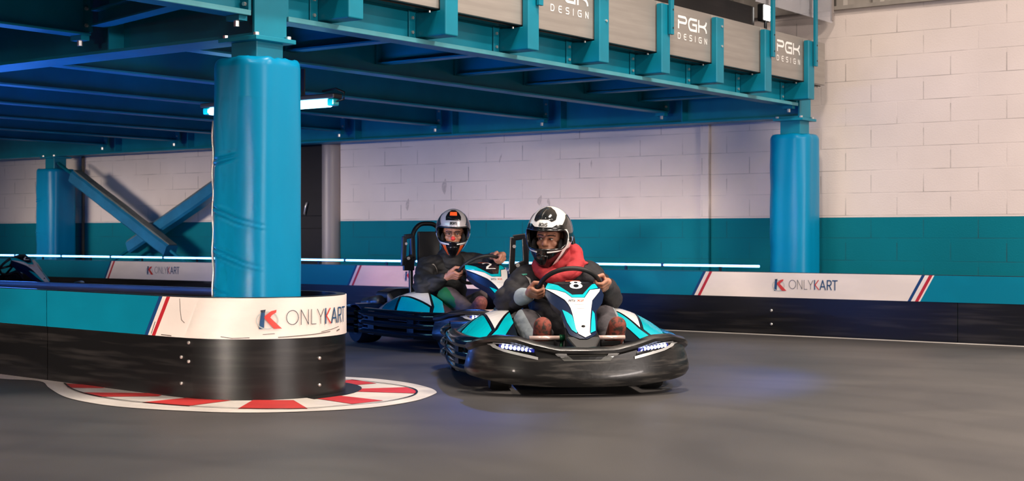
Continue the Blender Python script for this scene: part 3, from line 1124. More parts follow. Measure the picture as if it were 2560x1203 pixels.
brace('padded_brace', 16.40, 1.66, 14.45, 0.66, -0.10, 'padded diagonal brace falling rightwards from the far left column')
brace('padded_brace', 15.48, 0.70, 13.3, 1.70, 0.12, 'padded diagonal brace rising to the right, behind the falling one')

# ------------------------------------------------------------------ brackets, fascia panels, rail posts
U0, DU = 6.11, 0.866
VO = 5.55
nth = ['first', 'second', 'third', 'fourth', 'fifth', 'sixth', 'seventh', 'last']


def bracket(k):
    u = U0 + DU * k
    t = bthing('edge_bracket', '%s teal steel bracket on the mezzanine edge counted from the near column' % nth[k] if k < 7 else
               'last teal steel bracket of the mezzanine edge, above the rear column before the bright wall', 'bracket', u, VO, 2.1, 'edge brackets')
    MB().box(-0.185, 0.0, 0.243, 0.252, -0.01, 0.165).build('fixing_plate', 'steel_teal', t, bevel=0.003)
    for z in (0.03, 0.12):
        bolt(t, (-0.156, 0.245, z), (0, -1, 0), 0.011, 0.012)
    # L-shaped body: folded stub and upright with rounded outer corner
    rings = []
    for (x0, x1) in ((-0.125, 0.0),):
        prof_ = [(0.245, 0.0), (0.0, 0.0), (0.0, 0.53), (0.052, 0.53), (0.052, 0.155), (0.245, 0.155)]
        MB().loft([[(x, p, z) for p, z in prof_] for x in (x0, x1)]).build('bracket_body', 'steel_teal', t, bevel=0.009, bseg=3)
    if k in (1, 3, 5):
        for z in (0.30, 0.46):
            bolt(t, (-0.045, 0.0, z), (0, -1, 0), 0.010, 0.010)
    return t


for k in range(8):
    bracket(k)
for k in (0, 2, 4, 6, 7):
    u = U0 + DU * k + 0.004
    rp = bthing('rail_post', 'flat teal upright of the guard rail bolted to the %s edge bracket' % nth[k], 'rail post', u, VO - 0.02, 2.40, 'rail posts')
    MB().box(-0.05, 0.0, -0.012, 0.012, 0.0, 1.1).build('flat_bar', 'steel_teal', rp, bevel=0.003)
    for z in (0.05, 0.19):
        MB().tube([(-0.016, -0.012, z), (-0.016, -0.0135, z)], 0.008, 10).build('bolt_hole', 'black_rubber', rp)

# fascia panels
PV = 5.625


def pgk(parent, u1, z0, h):
    """white two-line lettering, right edge near u1"""
    S = lambda a, b_: Vector((a, -0.0155, b_))
    k, wd_ = 0.086, 0.47
    g, x2 = word('PGk', 0, 0, 1.0, 0.10, 1.0)
    wide = (wd_ / k - 0.2) / (x2 - 0.2) * 1.0
    x0 = u1 - wd_
    g, _ = word('PGk', x0, 0.226, k, 0.10, wide)
    for q in g:
        MB().strokes(q, S, 0.019, 0.0008, False, 1).build('panel_letter', 'number_white', parent)
    k2 = 0.042
    g, x3 = word('DESIGN', 0, 0, 1.0, 0.0, 1.0)
    gap = (wd_ / k2 - x3 * 1.25) / 5
    g, _ = word('DESIGN', x0, 0.140, k2, gap, 1.25)
    for q in g:
        MB().strokes(q, S, 0.0075, 0.0008, False, 1).build('panel_letter', 'number_white', parent)


for k in range(-1, 9):
    ua = U0 + DU * (k - 1) - 0.10 if k > -1 else U0 - 2.6
    ub = U0 + DU * k - 0.106
    if k == 8:
        ua, ub = U0 + DU * 7 - 0.10, U0 + DU * 7 + 0.36
    c = (ua + ub) / 2
    if k < 0:
        lab = 'plain brushed metal fascia panel left of the first edge bracket'
    elif k == 8:
        lab = 'short plain metal fascia panel jutting past the last edge bracket before the bright wall'
    else:
        lab = '%s metal fascia panel ending at the %s edge bracket' % ('white lettered' if k in (3, 5, 7) else 'plain brushed', nth[k])
    p = bthing('fascia_panel', lab, 'panel', c, PV, 2.265, 'fascia panels')
    h = (ub - ua) / 2
    MB().box(-h, h, -0.015, 0.015, 0.0, 0.39).build('panel_sheet', 'aluminium', p, bevel=0.003)
    MB().box(-h, h, 0.03, 0.10, -0.010, 0.0).build('bottom_rail', 'black_metal', p)
    bolt(p, (h - 0.03, 0.045, -0.011), (0, 0, -1), 0.008, 0.010)
    if k in (3, 5, 7):
        pgk(p, h - 0.075, 0, 0)

# upper track: curved black barrier end, clear guard sheet, bright lamp
UPP = Path([(5.0, 5.95)] + [(11.69 + 0.32 * math.cos(R(-90 + 5 * k)), 6.27 + 0.32 * math.sin(R(-90 + 5 * k))) for k in range(0, 37)] + [(5.0, 6.59)])
UO = (10.0, 6.3)
ub_ = bthing('upper_barrier', 'dark rounded track barrier end on the mezzanine deck above the fascia panels', 'barrier', UO[0], UO[1], 2.475)
band(UPP, UO, 0.02, UPP.s[-1] - 0.02, 0, 0.455, 0.05, 0.0, 0.06).build('base', 'barrier_black', ub_, 'auto')
gs = bthing('guard_sheet', 'clear plastic guard sheet hanging behind the last two rail posts', 'guard sheet', 11.95, 5.60, 2.86)
MB().box(-0.85, 0.72, -0.004, 0.004, 0.0, 0.75).build('sheet', 'clear_sheet', gs)
MB().box(0.70, 0.735, -0.012, 0.012, 0.02, 0.75).build('edge_strip', 'post_grey', gs)
for z in (0.10, 0.45):
    bolt(gs, (0.718, -0.012, z), (0, -1, 0), 0.008, 0.008)
fl_ = bthing('flood_lamp', 'bright white flood lamp on the mezzanine right of the dark barrier end', 'lamp', 12.09, 6.0, 2.44)
MB().tube([(0, 0, 0.036), (0, 0, 0.42)], 0.015, 8).build('stand', 'lamp_housing', fl_, True)
MB().box(-0.07, 0.07, -0.01, 0.05, 0.40, 0.56).build('housing', 'lamp_housing', fl_, bevel=0.01)
MB().box(-0.062, 0.062, -0.02, -0.009, 0.41, 0.55).build('lens', 'flood_white', fl_, bevel=0.006)

# tube luminaire hung under the joists behind the near column
tl = bthing('tube_luminaire', 'glowing cyan tube lamp hung under the mezzanine behind the near padded column', 'lamp', 7.40, 7.655, 1.80)
MB().box(-0.045, 0.045, -0.69, 0.69, 0.03, 0.065).build('housing', 'lamp_housing', tl, bevel=0.008)
MB().box(-0.035, 0.035, -0.61, 0.61, -0.025, 0.028).build('diffuser', 'tube_light', tl, bevel=0.012)
for sg in (-1, 1):
    MB().box(-0.032, 0.032, sg * 0.61, sg * 0.675, -0.02, 0.03).build('end_cap', 'kart_teal', tl, bevel=0.01)
    MB().box(-0.006, 0.006, sg * 0.35 - 0.015, sg * 0.35 + 0.015, 0.065, 0.26).build('hanger', 'lamp_housing', tl)
MB().tube([(0, -0.54, 0.09), (0, -0.67, 0.10), (0.0, -0.75, 0.07), (0.0, -0.745, 0.02), (0, -0.68, 0.01)], 0.007, 8).build('cable', 'cable_black', tl, True)
# ================================================================== rental kart (local axes: nose towards -Y, X to the driver's left)
FX = 0.012
FW = [(0, .022), (.06, .075), (.26, .095), (.43, .10), (.57, .148), (.72, .171), (.82, .161), (.91, .137), (.97, .104), (1.0, .06)]


def interp(tab, t):
    if t <= tab[0][0]:
        return tab[0][1]
    for (a, va), (b_, vb) in zip(tab[:-1], tab[1:]):
        if t <= b_:
            return va + (vb - va) * (t - a) / (b_ - a)
    return tab[-1][1]


def FS0(lat, t):
    bl = 0.006 * math.sin(PI * max(0, min(1, t)))
    y = -0.80 + 0.42 * t - 0.606 * bl + 1.5 * lat * lat + 0.12 * max(0, t - 0.90) ** 1.5
    z = 0.302 + 0.32 * t + 0.795 * bl - 0.25 * lat * lat - 0.35 * max(0, t - 0.86) ** 1.5
    return Vector((FX + lat, y, z))


def fq(x, y):
    """photo-sketch coordinates of the fairing artwork -> (lateral metres, height fraction)"""
    t = (960 - y) / 698.0
    return ((x - (600 + 150 * (1 - t))) / 2013.0, t)


def PODS(sg):
    def S(a, b_):
        aa = min(max(a, 0), 1)
        zr = 0.262 + 0.160 * math.sin(min(aa / 0.62, 1) * PI / 2)
        if a > 0.68:
            zr -= 0.09 * ((a - 0.68) / 0.32) ** 2
        bb = max(b_, 0)
        x = 0.305 + 0.325 * b_ + 0.02 * math.sin(PI * aa)
        return Vector((sg * x, -0.45 + 0.85 * a + 0.02 * bb, zr - 0.150 * (0.35 + 0.65 * min(aa / 0.4, 1)) * bb ** 1.7))
    return S


BWX = 0.62


def bpath(q):
    """front bumper plan line, q from -1 to 1"""
    a = q * 1.5
    return Vector((BWX * math.sin(a), -0.57 - 0.43 * max(0.0, math.cos(a)) ** 0.75))


ZT = [(0, .270), (.25, .272), (.45, .300), (.62, .330), (.80, .332), (.93, .312), (1.0, .28)]


def bring(q):
    f_ = abs(BWX * math.sin(q * 1.5)) / BWX
    zt = interp(ZT, f_)
    zb = 0.05 + 0.045 * f_ ** 3
    h = zt - zb
    return [(-.11, zt - .04), (-.07, zt - .010), (-.03, zt), (-.002, zt - .004), (.012, zt - .018), (.010, zt - .036), (-.004, zt - .050),
            (-.002, zt - .066), (.004, zt - .40 * h), (.010, zt - .55 * h), (.018, zb + .28 * h), (.018, zb + .16 * h), (.002, zb + .03 * h),
            (-.03, zb), (-.09, zb + .004), (-.11, zb + .03)]


def bnorm(q):
    e = 1e-3
    d = (bpath(min(q + e, 1)) - bpath(max(q - e, -1))).normalized()
    return Vector((d.y, -d.x))


def BS(x, z):
    q = math.asin(max(-0.9999, min(0.9999, x / BWX))) / 1.5
    rg = bring(q)[3:13]
    o = rg[-1][0]
    for (o0, z0), (o1, z1) in zip(rg[:-1], rg[1:]):
        if z1 <= z <= z0:
            o = o0 + (o1 - o0) * (z0 - z) / max(1e-6, z0 - z1)
            break
    p = bpath(q)
    n_ = bnorm(q)
    return Vector((p.x + n_.x * o, p.y + n_.y * o, z))


def solid_from_grid(mb, rows, th):
    """grid of points with a second copy shifted along -th (Vector), closed round the rim"""
    th = Vector(th)
    n = len(rows[0])
    rings = [[Vector(p) for p in r] + [Vector(p) + th for p in reversed(r)] for r in rows]
    return mb.loft(rings)


def make_kart(number, label, loc, alpha, fs=1.0, dz=0.0):
    base_f = Vector((FX, -0.80, 0.302))

    def FS(lat, t):
        return base_f + (FS0(lat, t) - base_f) * fs

    k = thing('racing_kart', label, 'kart', loc, alpha, 'rental karts')
    # chassis
    ch = MB()
    for sg in (-1, 1):
        ch.tube([(sg * 0.20, -0.80, 0.075), (sg * 0.30, -0.35, 0.07), (sg * 0.32, 0.3, 0.07), (sg * 0.30, 0.80, 0.10)], 0.016, 8)
        ch.tube([(sg * 0.30, -0.5, 0.07), (sg * 0.60, -0.42, 0.10), (sg * 0.60, 0.42, 0.10), (sg * 0.30, 0.45, 0.07)], 0.013, 8)
    for y in (-0.78, -0.2, 0.35, 0.75):
        ch.tube([(-0.30, y, 0.072), (0.30, y, 0.072)], 0.014, 8)
    ch.build('chassis_frame', 'black_metal', k, True)
    MB().box(-0.33, 0.33, -0.85, 0.10, 0.05, 0.058).build('floor_tray', 'black_metal', k)
    # wheels
    for (x, y, r, w_) in ((-0.43, -0.56, 0.12, 0.12), (0.43, -0.56, 0.12, 0.12), (-0.54, 0.60, 0.14, 0.19), (0.54, 0.60, 0.14, 0.19)):
        wh = MB().lathe([(r * 0.55, -w_ / 2), (r * 0.93, -w_ / 2), (r, -w_ * 0.36), (r, w_ * 0.36), (r * 0.93, w_ / 2), (r * 0.55, w_ / 2)], (x, y, r), 'x', 28)
        wo = wh.build('wheel', 'black_rubber', k, 'auto')
        MB().lathe([(0.02, -w_ * 0.52), (r * 0.5, -w_ * 0.5), (r * 0.56, -w_ * 0.46), (r * 0.56, w_ * 0.46), (r * 0.5, w_ * 0.5), (0.02, w_ * 0.52)], (x, y, r), 'x', 20).build('rim', 'silencer', wo, 'auto')
    # front bumper
    N = 64
    rings = []
    for i in range(N + 1):
        q = -1 + 2 * i / N
        p, n_ = bpath(q), bnorm(q)
        rings.append([(p.x + n_.x * o, p.y + n_.y * o, z) for o, z in bring(q)])
    fb = MB().loft(rings).build('front_bumper', 'bumper_black', k, 'auto')
    # lower intake
    MB().decal([(-.165, .232), (.165, .232), (.125, .196), (-.125, .196)], BS, 0.003, 3).build('intake_frame', 'grille_grey', fb)
    MB().decal([(-.10, .224), (.10, .224), (.075, .203), (-.075, .203)], BS, 0.0045, 2).build('intake_opening', 'black_plastic', fb)
    for sg in (-1, 1):
        MB().decal([(sg * .172, .240), (sg * .112, .238), (sg * .098, .220), (sg * .140, .214)], BS, 0.008, 2).build('intake_lip', 'bezel', fb)
    # lights in their eye-shaped surrounds
    for sg in (-1, 1):
        hl = MB().decal([(sg * a, z) for a, z in ((.520, .284), (.488, .292), (.43, .288), (.37, .276), (.315, .262), (.28, .245), (.27, .216), (.30, .214), (.36, .226), (.43, .238), (.49, .252))], BS, 0.003, 2).build('headlight', 'black_gloss', fb)
        lo = [(sg * a, z) for a, z in ((.522, .286), (.495, .262), (.44, .242), (.37, .226), (.31, .212), (.262, .202))]
        up = [(sg * a, z) for a, z in ((.262, .216), (.31, .228), (.37, .240), (.44, .256), (.478, .272), (.490, .290))]
        MB().decal(lo + up, BS, 0.006, 2).build('bezel', 'bezel', hl)
        MB().strokes([[(sg * .49, .291), (sg * .44, .289), (sg * .39, .281), (sg * .34, .270)]], BS, 0.006, 0.005).build('bezel', 'bezel', hl)
        MB().strokes([[(sg * .458, .2715), (sg * .290, .2525)]], BS, 0.021, 0.0035).build('led_backing', 'led_blue', hl)
        led = MB()
        for i in range(8):
            a = .445 - .143 * i / 7
            c = BS(sg * a, .270 - .016 * i / 7)
            n2 = bnorm(math.asin(sg * a / BWX) / 1.5)
            led.ellipsoid(c + Vector((n2.x, n2.y, 0)) * 0.004, 0.0098, 0.005, 0.0105, None, 10, 6)
        led.build('led_row', 'led_head', hl, True)
    # side bumpers: three stacked ribs wrapped round the flank
    prof = [(-.05, .085)]
    for r_ in range(3):
        z0 = .082 + .068 * r_
        prof += [(-.016, z0 - .002), (.016, z0 + .004), (.034, z0 + .016), (.040, z0 + .032), (.034, z0 + .048), (.016, z0 + .060)]
    prof += [(-.01, .292), (-.05, .290)]
    sp = smooth_path([(.42, -.60), (.53, -.57), (.595, -.46), (.635, -.30), (.65, -.05), (.65, .25), (.635, .45), (.585, .60), (.48, .66)], 5)
    for sg in (-1, 1):
        rings = []
        for i, (x, y) in enumerate(sp):
            i0, i1 = max(i - 1, 0), min(i + 1, len(sp) - 1)
            d = Vector((sp[i1][0] - sp[i0][0], sp[i1][1] - sp[i0][1])).normalized()
            n_ = Vector((d.y, -d.x))
            rings.append([(sg * (x + n_.x * o), y + n_.y * o, z) for o, z in prof])
        sb = MB().loft(rings).build('side_bumper', 'black_gloss', k, 'auto')
        for i in (4, 13, 24, 33):
            rr = []
            for j in (i, i + 1, i + 2):
                x, y = sp[j]
                d = Vector((sp[j + 1][0] - sp[j - 1][0], sp[j + 1][1] - sp[j - 1][1])).normalized()
                n_ = Vector((d.y, -d.x))
                rr.append([(sg * (x + n_.x * o), y + n_.y * o, z) for o, z in ((-.02, .084), (.030, .090), (.032, .18), (.030, .272), (-.02, .285))])
            MB().loft(rr).build('bumper_strap', 'black_gloss', sb, 'auto', bevel=0.004)
    # side pods with facet graphics
    for sg in (-1, 1):
        S = PODS(sg)
        fl = (sg > 0)
        rows = []
        for i in range(25):
            a = i / 24
            top = [S(a, b_) for b_ in [j / 14 for j in range(15)]]
            low = [Vector((p.x, p.y, max(0.16, min(p.z - 0.05, 0.24)))) for p in reversed(top)]
            rows.append(top + low)
        pod = MB().loft(rows).build('side_pod', 'kart_dark', k, 'auto')
        D = lambda pts, off, name, m, sub=3: MB().decal(pts, S, off, sub, fl).build(name, m, pod)
        D([(.70, .46), (.44, .98), (.74, .97), (.96, .80), (.95, .42), (.80, .30)], .003, 'dark_teal_facet', 'kart_teal_dark')
        D([(.70, .95), (.90, .86), (.86, .52), (.80, .58)], .005, 'pale_facet', 'helmet_silver')
        D([(.66, .46), (.40, .98), (.02, .97), (.07, .62), (.19, .41)], .003, 'teal_facet', 'kart_teal')
        D([(.67, .41), (.67, .02), (.48, .0), (.20, .35)], .004, 'white_facet', 'kart_white')
        D([(.44, .0), (.18, .31), (.07, .54), (.02, .30), (.24, .0)], .004, 'teal_facet', 'kart_teal')
        D([(.02, .84), (.07, .98), (.15, .97), (.08, .84)], .005, 'orange_facet', 'kart_orange', 1)
        MB().strokes([[(.67, .435), (.20, .38)], [(.46, .0), (.19, .34), (.07, .58)]], S, .014, .006, fl, 6).build('black_pinstripe', 'black_plastic', pod)
        MB().strokes(word('22', .55, .10, .07, .15)[0][0] + word('2', .61, .20, .07)[0][0], S, .010, .0062, fl, 2).build('pod_lettering', 'kart_grey_text', pod)
        # inner ribbed guard
        gd = MB()
        for i in range(9):
            y = -0.20 + 0.040 * i
            gd.box(sg * .265 - .012, sg * .265 + .030, y, y + 0.022, 0.20, 0.40 - 0.012 * abs(i - 5))
        gd.box(sg * .265 - .006, sg * .265 + .034, -0.24, 0.17, 0.18, 0.365)
        gd.build('ribbed_guard', 'seat_black', k, bevel=0.004)
    # nose mount under the fairing
    MB().loft([[(FX + sx * w_, y, z) for sx, z in ((-1, z0), (1, z0), (1, z1), (-1, z1))] for (y, w_, z0, z1) in
               ((-.86, .05, .16, .25), (-.78, .095, .13, .31), (-.66, .085, .11, .37), (-.52, .06, .10, .46), (-.44, .045, .12, .54))]).build('nose_mount', 'black_plastic', k, bevel=0.01)
    # steering fairing
    rows = []
    for i in range(41):
        t = i / 40
        w_ = interp(FW, t)
        front = [FS(-w_ + 2 * w_ * j / 16, t) for j in range(17)]
        dp = 0.015 + 0.05 * math.sin(PI * min(1, t * 0.9 + 0.05))
        back = [Vector((FX + (p.x - FX) * 0.90, p.y + dp * 0.8, p.z - dp * 0.55)) for p in reversed(front)]
        rows.append(front + back)
    sf = MB().loft(rows).build('steering_fairing', 'kart_navy', k, 'auto')
    E = lambda pts, off, name, m, sub=3: MB().decal([fq(*p) for p in pts], FS, off, sub).build(name, m, sf)
    E([(352, 302), (430, 283), (520, 272), (600, 268), (690, 272), (800, 296), (848, 312), (800, 395), (725, 462), (600, 468), (505, 400), (430, 350)], .003, 'number_field', 'kart_dark')
    E([(322, 302), (298, 384), (420, 408), (520, 440), (600, 503), (742, 505), (800, 408), (908, 384), (868, 322), (836, 336), (780, 400), (724, 468), (602, 472), (508, 404), (435, 352)], .004, 'teal_chevron', 'kart_teal')
    E([(296, 388), (420, 414), (520, 448), (598, 509), (746, 511), (808, 414), (934, 393), (926, 425), (838, 540), (826, 640), (818, 780), (816, 900), (830, 925), (768, 953), (692, 915), (660, 860), (638, 780), (615, 700), (590, 630), (560, 580), (520, 532), (400, 452)], .005, 'white_graphic', 'kart_white', 3)
    E([(498, 645), (560, 675), (610, 712), (645, 800), (680, 888), (668, 905), (615, 870), (560, 790)], .004, 'teal_flash', 'kart_teal')
    E([(842, 655), (868, 690), (878, 780), (884, 880), (826, 904), (830, 780)], .004, 'teal_flash', 'kart_teal')
    E([(522, 262), (600, 256), (682, 262), (690, 284), (600, 279), (515, 283)], .005, 'orange_tab', 'kart_orange', 2)
    # number
    f2 = lambda x, y: fq(x, y)
    gl = []
    for ln in GL[number][1]:
        gl.append([f2(564 + (px / 0.8) * 140 + (1 - py) * 12, 398 - py * 112) for px, py in ln])
    MB().strokes(gl, FS, 0.0205 if number == '8' else 0.0165, .0062, False, 2).build('race_number', 'number_white', sf)
    # model lettering and small print bars
    def letters(txt, x, y, h, m, w_):
        ls, _ = word(txt, 0, 0, 1, 0.22, 2.1, 0.25)
        MB().strokes([[f2(x + px * h, y - py * h) for px, py in ln] for g in ls for ln in g], FS, w_, .0065, False, 1).build('fairing_lettering', m, sf)
    letters('RS', 562, 556, 22, 'logo_dark', 0.0040)
    letters('X2', 660, 556, 22, 'kart_orange', 0.0040)
    for (xa, xb, y, m) in ((632, 745, 590, 'kart_grey_text'), (655, 765, 612, 'bezel'), (665, 745, 637, 'kart_grey_text'), (668, 775, 662, 'bezel')):
        MB().strokes([[f2(xa, y), f2(xb, y)]], FS, 0.0030, .0065, False, 4).build('small_print', m, sf)
    c = FS(*f2(740, 835))
    MB().ellipsoid(c + Vector((0, -0.006, 0.004)), 0.011, 0.006, 0.008).build('screw', 'black_plastic', sf, True)
    # steering wheel
    wc = Vector((0.012, -0.25, 0.567 + dz))
    tl_ = R(40)
    ex, ey = Vector((1, 0, 0)), Vector((0, -math.cos(tl_), math.sin(tl_)))
    ring = [wc + (ex * math.cos(a) + ey * math.sin(a)) * (0.176 if math.sin(a) > -0.6 else 0.166) for a in [2 * PI * i / 48 for i in range(48)]]
    sw = MB().tube(ring, 0.0140, 12, True).build('steering_wheel', 'seat_black', k, True)
    hb = MB()
    for a in (R(200), R(-20), R(270)):
        hb.tube([wc, wc + (ex * math.cos(a) + ey * math.sin(a)) * 0.17], 0.012, 8)
    hb.ellipsoid(wc, 0.05, 0.05, 0.03)
    hb.build('wheel_spokes', 'black_metal', sw, True)
    MB().tube([wc, (0.0, -0.60, 0.20)], 0.014, 10).build('steering_column', 'silencer', k, True)
    # pedals
    for sg, m in ((-1, 'pedal_green'), (1, 'pedal_red')):
        pd = MB().tube([(sg * .090, -.64, .296), (sg * .272, -.64, .296)], 0.0125, 12).build('pedal_bar', 'pedal_pale', k, True)
        MB().tube([(sg * .074, -.64, .296), (sg * .100, -.64, .296)], 0.0185, 12).build('collar', m, pd, True)
        MB().tube([(sg * .085, -.63, .29), (sg * .10, -.60, .10)], 0.010, 8).build('pedal_arm', m, pd, True)
        MB().box(sg * .19 - .055, sg * .19 + .055, -.655, -.648, 0.252, 0.278).build('pedal_plate', 'black_plastic', pd)
    # seat
    rows = []
    cl = smooth_path([(-.05, .15), (.08, .115), (.24, .11), (.35, .19), (.41, .36), (.45, .52), (.48, .60)], 4)
    for i, (y, z) in enumerate(cl):
        f_ = i / (len(cl) - 1)
        r_ = []
        for j in range(17):
            a = -1 + j / 8
            r_.append((0.20 * a, y - 0.13 * abs(a) ** 3 * min(1, f_ * 1.6), z + 0.10 * abs(a) ** 3 * max(0, 1 - f_ * 1.3)))
        rows.append(r_)
    solid_from_grid(MB(), rows, (0, 0.02, -0.015)).build('seat', 'seat_black', k, 'auto')
    # head guard hoop with belt plates
    hp = [(-.17, .50, .30), (-.165, .52, .60), (-.150, .53, .80), (-.125, .535, .90), (-.07, .54, .955), (0, .54, .965), (.07, .54, .955), (.125, .535, .90), (.150, .53, .80), (.165, .52, .60), (.17, .50, .30)]
    hoop = MB().tube(smooth_path(hp, 4), 0.019, 10).build('head_guard_hoop', 'black_metal', k, True)
    MB().box(-.105, .105, .50, .53, .50, .90).build('head_rest', 'seat_black', hoop, bevel=0.012)
    for sg in (-1,):
        # open plate: an upright frame with a slanted hole
        q = lambda x, z: (sg * x, 0.47, z)
        pl = MB()
        for (p0, p1) in (((.255, .62), (.245, .86)), ((.245, .855), (.165, .865)), ((.170, .86), (.160, .66)), ((.25, .66), (.16, .70))):
            a, b_ = Vector(q(*p0)), Vector(q(*p1))
            d = (b_ - a).normalized()
            n2 = Vector((-d.z, 0, d.x)) * 0.019
            th = Vector((0, 0.03, 0))
            pl.hexa([a - n2, b_ - n2, b_ - n2 + th, a - n2 + th, a + n2, b_ + n2, b_ + n2 + th, a + n2 + th])
        pl.box(sg * .205 - .05, sg * .205 + .05, .472, .498, .58, .69)
        bp = pl.build('belt_plate', 'black_plastic', hoop, bevel=0.006)
        bolt(bp, q(.238, .80), (0, -1, 0), 0.012, 0.006)
        bolt(bp, q(.215, .68), (0, -1, 0), 0.014, 0.006)
    # rear: engine cover, silencer, rear bumper
    MB().loft([[(x, y, z) for x, z in ((-w_, .12), (w_, .12), (w_, h_), (w_ * .7, h_ + .03), (-w_ * .7, h_ + .03), (-w_, h_))] for (y, w_, h_) in
               ((.55, .30, .32), (.60, .34, .40), (.80, .34, .40), (.90, .28, .32))]).build('engine_cover', 'black_plastic', k, bevel=0.015)
    MB().tube([(-.40, .62, .33), (-.40, .86, .30)], 0.05, 16).build('silencer', 'silencer', k, True)
    rows = []
    rpth = smooth_path([(-.64, .55), (-.66, .72), (-.60, .90), (-.40, .98), (0, 1.0), (.40, .98), (.60, .90), (.66, .72), (.64, .55)], 5)
    for i, (x, y) in enumerate(rpth):
        i0, i1 = max(i - 1, 0), min(i + 1, len(rpth) - 1)
        d = Vector((rpth[i1][0] - rpth[i0][0], rpth[i1][1] - rpth[i0][1])).normalized()
        n_ = Vector((-d.y, d.x))
        rows.append([(x + n_.x * o, y + n_.y * o, z) for o, z in prof])
    MB().loft(rows).build('rear_bumper', 'black_gloss', k, 'auto')
    for sg in (-1, 1):
        rows = []
        for i in range(13):
            a = R(-10 + 170 * i / 12)
            rows.append([(sg * x, .60 - 0.19 * math.cos(a), .13 + 0.19 * math.sin(a)) for x in (.42, .46, .60, .64)])
        solid_from_grid(MB(), rows, (0, 0.0, -0.012)).build('rear_wheel_guard', 'kart_navy', k, 'auto')
    return k
# ================================================================== drivers
def remesh(mb, name, material, parent, voxel, smooth_n=4, disp=None, fold=0.0):
    o = mb.build(name, material, None)
    md = o.modifiers.new('r', 'REMESH')
    md.mode = 'VOXEL'
    md.voxel_size = voxel
    ms = o.modifiers.new('s', 'SMOOTH')
    ms.factor = 0.6
    ms.iterations = smooth_n
    dg = bpy.context.evaluated_depsgraph_get()
    dg.update()
    me = bpy.data.meshes.new_from_object(o.evaluated_get(dg))
    me.name = name
    old = o.data
    o.modifiers.clear()
    o.data = me
    bpy.data.meshes.remove(old)
    if len(me.materials) == 0:
        me.materials.append(MATS[material])
    if disp:
        ns = [v.normal.copy() for v in me.vertices]
        for v, n_ in zip(me.vertices, ns):
            v.co += n_ * disp(v.co)
    me.polygons.foreach_set('use_smooth', [True] * len(me.polygons))
    me.update()
    if parent is not None:
        o.parent = parent
    return o


def folds(amp, sc=(9, 9, 22)):
    # cloth creases: soft bulges with sharper valleys
    def f_(p):
        q = Vector((p.x * sc[0], p.y * sc[1], p.z * sc[2]))
        a = abs(noise.noise(q + Vector((noise.noise(q * 0.7), 0, 0)) * 0.8))
        b_ = noise.noise(q * 0.45 + Vector((4, 2, 9)))
        c_ = abs(noise.noise(q * 1.9 + Vector((1, 7, 3))))
        return amp * (1.1 * (a ** 0.7 - 0.32) + 0.6 * b_ + 0.35 * (c_ ** 0.7 - 0.32))
    return f_


def add_hand(mb, rim, T, O, F, wrist, thumb_up=1, s=1.0):
    """palm, four curled fingers and a thumb closed round a steering wheel rim point; T along the rim, O outward, F to the front"""
    T, O, F = Vector(T).normalized(), Vector(O).normalized(), Vector(F).normalized()
    rim = Vector(rim)
    w = Vector(wrist)
    pc = rim + O * 0.048 * s - F * 0.006
    # palm: flattened pad
    for i in range(4):
        off = (0.033 - 0.022 * i) * s
        mb.capsule(w + T * off * 0.55, rim + O * 0.040 * s + F * 0.010 * s + T * off, 0.019 * s, 0.0145 * s, 12)
    mb.capsule(w, pc, 0.027, 0.026, 14)
    ln = (0.94, 1.06, 1.0, 0.80)
    for i in range(4):
        off = (0.036 - 0.0235 * i) * s
        f_ = ln[i] * s
        r0 = (0.0102, 0.0105, 0.0100, 0.0088)[i] * s
        k0 = rim + O * 0.041 * s + F * 0.014 * s + T * off
        k1 = rim + O * 0.014 * f_ + F * 0.036 * f_ + T * (off * 1.02)
        k2 = rim - O * 0.020 * f_ + F * 0.026 * f_ + T * (off * 1.0)
        k3 = rim - O * 0.026 * f_ + F * 0.000 + T * (off * 0.98)
        mb.capsule(k0, k1, r0 * 1.18, r0 * 1.05, 12)
        mb.capsule(k1, k2, r0 * 1.06, r0 * 0.95, 12)
        mb.capsule(k2, k3, r0 * 0.95, r0 * 0.85, 12)
    t0 = w.lerp(pc, 0.45) + T * 0.022 * thumb_up * s - F * 0.012
    t1 = rim + O * 0.024 * s - F * 0.026 * s + T * 0.046 * thumb_up * s
    t2 = rim - O * 0.006 * s - F * 0.014 * s + T * 0.052 * thumb_up * s
    t3 = rim - O * 0.022 * s + F * 0.004 * s + T * 0.046 * thumb_up * s
    mb.capsule(t0, t1, 0.016 * s, 0.0125 * s, 12)
    mb.capsule(t1, t2, 0.0122 * s, 0.0112 * s, 12)
    mb.capsule(t2, t3, 0.0112 * s, 0.0095 * s, 12)


HX, HY, HZ = 0.140, 0.168, 0.178


